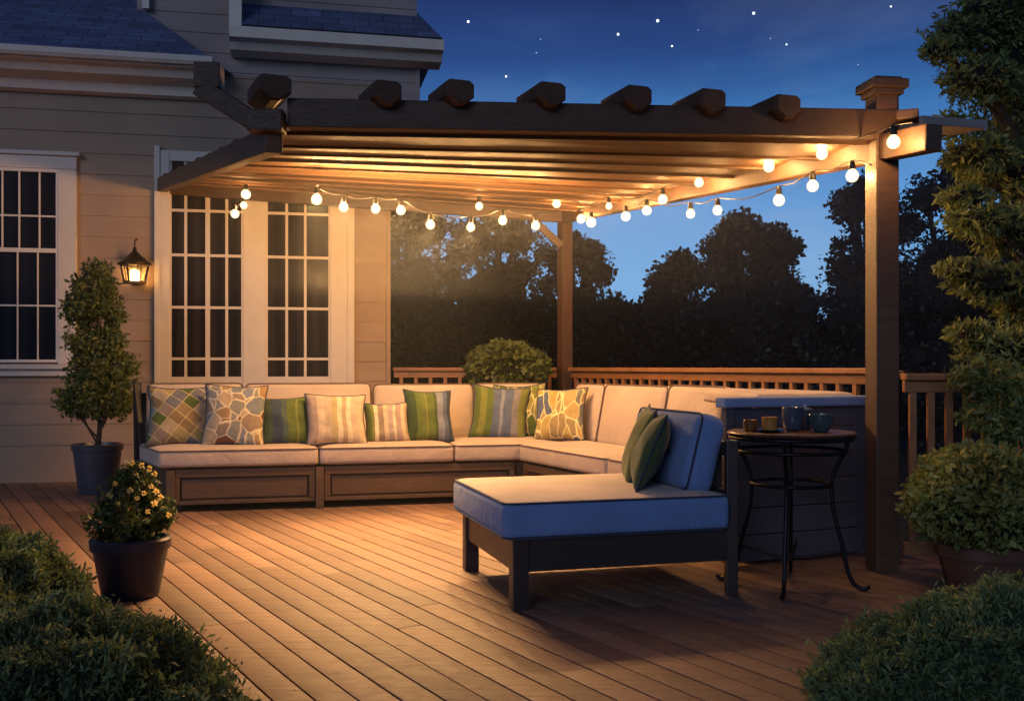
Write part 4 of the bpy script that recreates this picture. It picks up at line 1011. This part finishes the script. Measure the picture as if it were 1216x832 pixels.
# round bush behind the sofa
c = Vector((-.045, 9.66, 0)); o = thing('potted_bush', 'round leafy bush rising behind the corner of the sofa', 'potted shrub', c)
pot(o, c, .2, .16, .5, M['pot_slate'])
bm = NB(); tube(bm, [c + Vector((0, 0, .45)), c + Vector((.01, 0, .9)), c + Vector((0, 0, 1.05))], .02, 8); obj('stem', bm, M['bark'], o, smooth=True)
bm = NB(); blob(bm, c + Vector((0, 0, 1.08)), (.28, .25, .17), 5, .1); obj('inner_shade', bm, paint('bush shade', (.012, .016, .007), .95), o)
Ps, Ns = [], []
p, n_v = shell((c.x, c.y, 1.08), (.40, .33, .25), 3000, .75, bumps=.10, fs=4); Ps.append(p); Ns.append(n_v)
for i in range(30):
    a = random.uniform(0, 6.28); b = random.uniform(-.5, 1.4); e = Vector((math.cos(a) * math.cos(b), math.sin(a) * math.cos(b), math.sin(b)))
    p, n_v = shell((c.x + e.x * .35, c.y + e.y * .28, 1.08 + e.z * .21), (.085, .08, .065), 70, .4); Ps.append(p); Ns.append(n_v)
leaves_mesh('foliage', np.vstack(Ps), np.vstack(Ns), .055, .75, M['leaf_bush'], o)

# ------------------------------------------------------------------ soft mounds at the deck edge
def mound(label, c, r, n_, seed, blade=.027, mat=None):
    o = thing('shrub', label, 'shrub', (c[0], c[1], -.42))
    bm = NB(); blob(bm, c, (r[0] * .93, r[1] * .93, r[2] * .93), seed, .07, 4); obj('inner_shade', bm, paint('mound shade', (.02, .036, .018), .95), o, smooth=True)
    d = rng.normal(0, 1, (n_ * 2, 3)); d /= np.linalg.norm(d, axis=1)[:, None]; d = d[d[:, 2] > -.1][:n_]
    P, N = [], []
    for x in d:
        k = 1 + .14 * noise.noise(Vector(x) * 1.7 + Vector((seed * 7.1, seed, 0))) + .10 * noise.noise(Vector(x) * 5 + Vector((seed, 0, 0))) + .06 * noise.noise(Vector(x) * 14 + Vector((seed, 0, 0))) + random.uniform(-.05, .012)
        if random.random() < .04: k += random.uniform(.02, .07)
        P.append((c[0] + x[0] * r[0] * k, c[1] + x[1] * r[1] * k, c[2] + x[2] * r[2] * k)); N.append((x[0] / r[0], x[1] / r[1], x[2] / r[2] + .35))
    N = np.array(N); N /= np.linalg.norm(N, axis=1)[:, None]
    leaves_mesh('foliage', np.array(P), N, blade, .30, mat or M['blade'], o, jitter=.75); return o
mound('large soft feathery shrub in the bottom corner below the flower pot', (-1.72, 2.95, -.18), (.97, .62, .62), 95000, 1)
mound('small soft rounded shrub behind the large feathery one', (-2.19, 4.0, -.2), (.58, .42, .66), 42000, 2)
mound('dark soft shrub in the bottom corner below the boxwood', (1.80, 3.35, -.22), (.86, .48, .62), 85000, 4)

# ------------------------------------------------------------------ trees
def tree(label, c, lobes, n_leaf, size, mat, trunk_h, trunk_r, core=True, aspect=.6, name='tree', group=None, barkm=None, jitter=.9, limbs=True):
    o = thing(name, label, 'tree', c, 0, group); c = Vector(c)
    bm = NB(); tube(bm, catmull([c, c + Vector((.05, 0, trunk_h * .5)), c + Vector((-.05, .05, trunk_h))], 5), [trunk_r * (1.15 - .06 * i) for i in range(11)], 10)
    if limbs:
        for (lx, ly, lz, rx, ry, rz_) in lobes[::2]:
            t_ = c + Vector((0, 0, min(trunk_h * .8, lz * .7))); e = c + Vector((lx, ly, lz)); tube(bm, catmull([t_, (t_ + e) / 2 + Vector((0, 0, .1)), e], 4), [trunk_r * .4 * (1 - .08 * i) for i in range(9)], 6)
    obj('trunk', bm, barkm or M['bark_dark'], o, smooth=True)
    Ps, Ns = [], []; vol = sum(l[3] * l[5] for l in lobes)
    for (lx, ly, lz, rx, ry, rz_) in lobes:
        p, n_v = shell((c.x + lx, c.y + ly, c.z + lz), (rx, ry, rz_), max(30, int(n_leaf * rx * rz_ / vol)), .6, bumps=.28, gap=.05, fs=2.6); Ps.append(p); Ns.append(n_v)
    leaves_mesh('crown', np.vstack(Ps), np.vstack(Ns), size, aspect, mat, o, jitter=jitter)
    if core:
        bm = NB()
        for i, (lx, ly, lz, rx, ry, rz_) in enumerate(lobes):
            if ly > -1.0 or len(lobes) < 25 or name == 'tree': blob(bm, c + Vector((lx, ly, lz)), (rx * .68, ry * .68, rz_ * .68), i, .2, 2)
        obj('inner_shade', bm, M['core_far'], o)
    return o
# far trees: (left px, right px, top y, depth)
GZ = -.42
def far_tree(label, pxc, wpx, ytop, d, seed, n_leaf=9000):
    rs = random.Random(seed); x = (pxc - CX) / F * d; top = H + (HY - ytop) / F * d; hw = wpx / F * d / 2
    hgt = top - GZ; lobes = [(0, 0, hgt * .52, hw * .80, hw * .7, hgt * .30), (0, 0, hgt * .27, hw * 1.05, hw * .8, hgt * .27)]
    for i in range(30):
        b = rs.uniform(.16, 1.0); wid = 1.08 * math.sqrt(max(0, 1 - max(0, (b - .30) / .70) ** 2.3)); a = rs.uniform(-1, 1); a = math.copysign(abs(a) ** .6, a)
        rr = hw * rs.uniform(.16, .30)
        z = hgt * b - rr * .8; lobes.append((a * max(0, hw * wid - rr * .5), rs.uniform(-.6, .2) * hw, max(z, rr), rr * 1.1, rr, rr * .85))
    lobes += [(rs.uniform(-.1, .1) * hw, 0, hgt - hw * .26, hw * .30, hw * .28, hw * .26), (.3 * hw, 0, hgt - hw * .55, hw * .38, hw * .3, hw * .34), (-.32 * hw, 0, hgt - hw * .60, hw * .38, hw * .3, hw * .36)]
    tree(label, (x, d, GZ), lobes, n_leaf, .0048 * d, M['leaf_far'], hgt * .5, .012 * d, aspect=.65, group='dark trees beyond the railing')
far_tree('dark tree beyond the house corner', 478, 190, 222, 19, 11, 14000)
far_tree('dark tree filling the gap between house and rear post', 588, 170, 234, 21, 12, 14000)
far_tree('lower dark tree just beside the rear post', 684, 125, 272, 20, 13, 10000)
far_tree('small dark tree at the foot of the open sky gap', 735, 80, 350, 23, 19, 6000)
far_tree('round dark tree at the near side of the tallest central tree', 808, 120, 296, 21, 14, 12000)
far_tree('tallest central dark tree under the sagging bulbs', 885, 165, 250, 20, 15, 16000)
far_tree('dark tree sloping down from the central tree', 945, 80, 330, 22, 16, 7000)
far_tree('dark tree close behind the capped post', 1030, 135, 205, 18, 17, 14000)
far_tree('dark tree between the capped post and the feathery tree', 1125, 150, 190, 17, 18, 14000)
far_tree('dark tree behind the feathery tree', 1210, 160, 120, 18, 20, 12000)
# the far wood that closes the yard
bm = NB(); P, N = [], []
for i in range(60):
    x = -22 + i * .95 + random.uniform(-.5, .5); y = 30 + random.uniform(-2, 3) - abs(x) * .1; hh = random.uniform(2.3, 3.5) * (1.0); rr = random.uniform(1.1, 1.9)
    blob(bm, (x, y, GZ + hh * .45), (rr, rr * .8, hh * .55), i, .2, 2)
    p, n_v = shell((x, y, GZ + hh * .45), (rr * 1.1, rr * .9, hh * .62), 420, .8, bumps=.2); P.append(p); N.append(n_v)
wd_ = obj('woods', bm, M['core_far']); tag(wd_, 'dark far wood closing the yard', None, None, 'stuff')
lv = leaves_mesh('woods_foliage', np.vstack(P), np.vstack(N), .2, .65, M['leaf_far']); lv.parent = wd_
# feathery tree at the right
d0 = 6.6; cx_ = (1262 - CX) / F * d0
lob = []
def lb2(px, py, rx, rz_, d=d0):
    p = at(px, py, d); lob.append((p.x - cx_, p.y - d0, p.z - GZ, rx, rx * .9, rz_))
for px, py, rx, rz_, d in ((1140, 45, .22, .13, 6.5), (1180, 20, .3, .18, 6.6), (1165, 95, .26, .15, 6.4), (1215, 70, .34, .24, 6.7), (1230, 140, .36, .26, 6.7), (1165, 185, .26, .14, 6.3), (1200, 205, .28, .18, 6.6),
                       (1165, 262, .22, .10, 6.2), (1205, 275, .26, .16, 6.5), (1180, 335, .27, .13, 6.2), (1225, 350, .3, .2, 6.5), (1190, 412, .26, .12, 6.1), (1152, 395, .14, .08, 6.0), (1152, 450, .11, .06, 5.15), (1172, 495, .14, .07, 5.1), (1208, 505, .18, .10, 5.1), (1120, 60, .14, .08, 6.4), (1130, 150, .16, .08, 6.3), (1145, 235, .16, .08, 6.2), (1140, 320, .14, .07, 6.1), (1235, 430, .3, .2, 6.4), (1175, 448, .16, .09, 5.15), (1205, 475, .20, .11, 5.15), (1250, 500, .3, .2, 6.3), (1240, 560, .3, .2, 6.4), (1250, 0, .4, .3, 6.8), (1220, -50, .4, .3, 6.8), (1290, 220, .4, .4, 7), (1290, 420, .4, .4, 7), (1290, 60, .4, .4, 7)):
    lb2(px, py, rx, rz_, d)
tree('tall feathery evergreen leaning in from the side over the near railing', (cx_, d0, GZ), lob, 66000, .048, M['leaf_tree'], 4.2, .11, core=True, aspect=.32, name='evergreen_tree', barkm=M['bark'], jitter=.75)

# ------------------------------------------------------------------ stars
sd = 420.0
for i, (px, py, k, lab) in enumerate(((556, 26, 1, 'bright star nearest the upper roof of the house'), (601, 91, .8, 'star just above the pergola beam'), (734, 41, 1, 'bright star beside the brightest pair'), (781, 25, 1.15, 'brightest star high in the middle of the sky'),
        (798, 55, .75, 'small star below the brightest one'), (895, 16, 1.1, 'bright star high over the capped post side'), (934, 53, .65, 'small star above the last rafter tail'), (1058, 8, .7, 'star nearest the feathery tree'),
        (637, 63, .6, 'faint star between the roof and the bright ones'), (642, 47, .5, 'very faint star just above another faint one'), (915, 46, .5, 'faint star close beside a small star'), (829, 36, .5, 'faint star between two bright ones'), (1019, 77, .5, 'faint lowest star near the post cap'))):
    p = at(px, py, sd); bm = NB(); bmesh.ops.create_icosphere(bm, subdivisions=2, radius=.52 * k, matrix=Matrix.Translation(p))
    s = obj('star', bm, M['star'] if k > .62 else M['star_dim'], None, smooth=True); tag(s, lab, 'star', 'stars in the dusk sky')

# ------------------------------------------------------------------ evening haze
HAZE = .011
if HAZE:
    m = bpy.data.materials.new('evening haze'); m.use_nodes = True; t = m.node_tree; t.nodes.clear()
    vs = t.nodes.new('ShaderNodeVolumeScatter'); vs.inputs['Density'].default_value = HAZE; vs.inputs['Anisotropy'].default_value = .6; vs.inputs['Color'].default_value = (.85, .92, 1, 1)
    ou = t.nodes.new('ShaderNodeOutputMaterial'); t.links.new(vs.outputs[0], ou.inputs['Volume'])
    bm = NB(); box(bm, (-.3, 8.75, 2.42), (8.4, 6.4, 1.7)); hz_ = obj('haze', bm, m); tag(hz_, 'thin warm haze around the lit bulbs', None, None, 'stuff')
    m2 = m.copy(); m2.name = 'low haze'; [x for x in m2.node_tree.nodes if x.type == 'VOLUME_SCATTER'][0].inputs['Density'].default_value = .0045
    bm = NB(); box(bm, (1.5, 9.0, .55), (10, 7.0, 2.03)); hz2 = obj('haze', bm, m2); tag(hz2, 'faint haze over the dark yard', None, None, 'stuff')
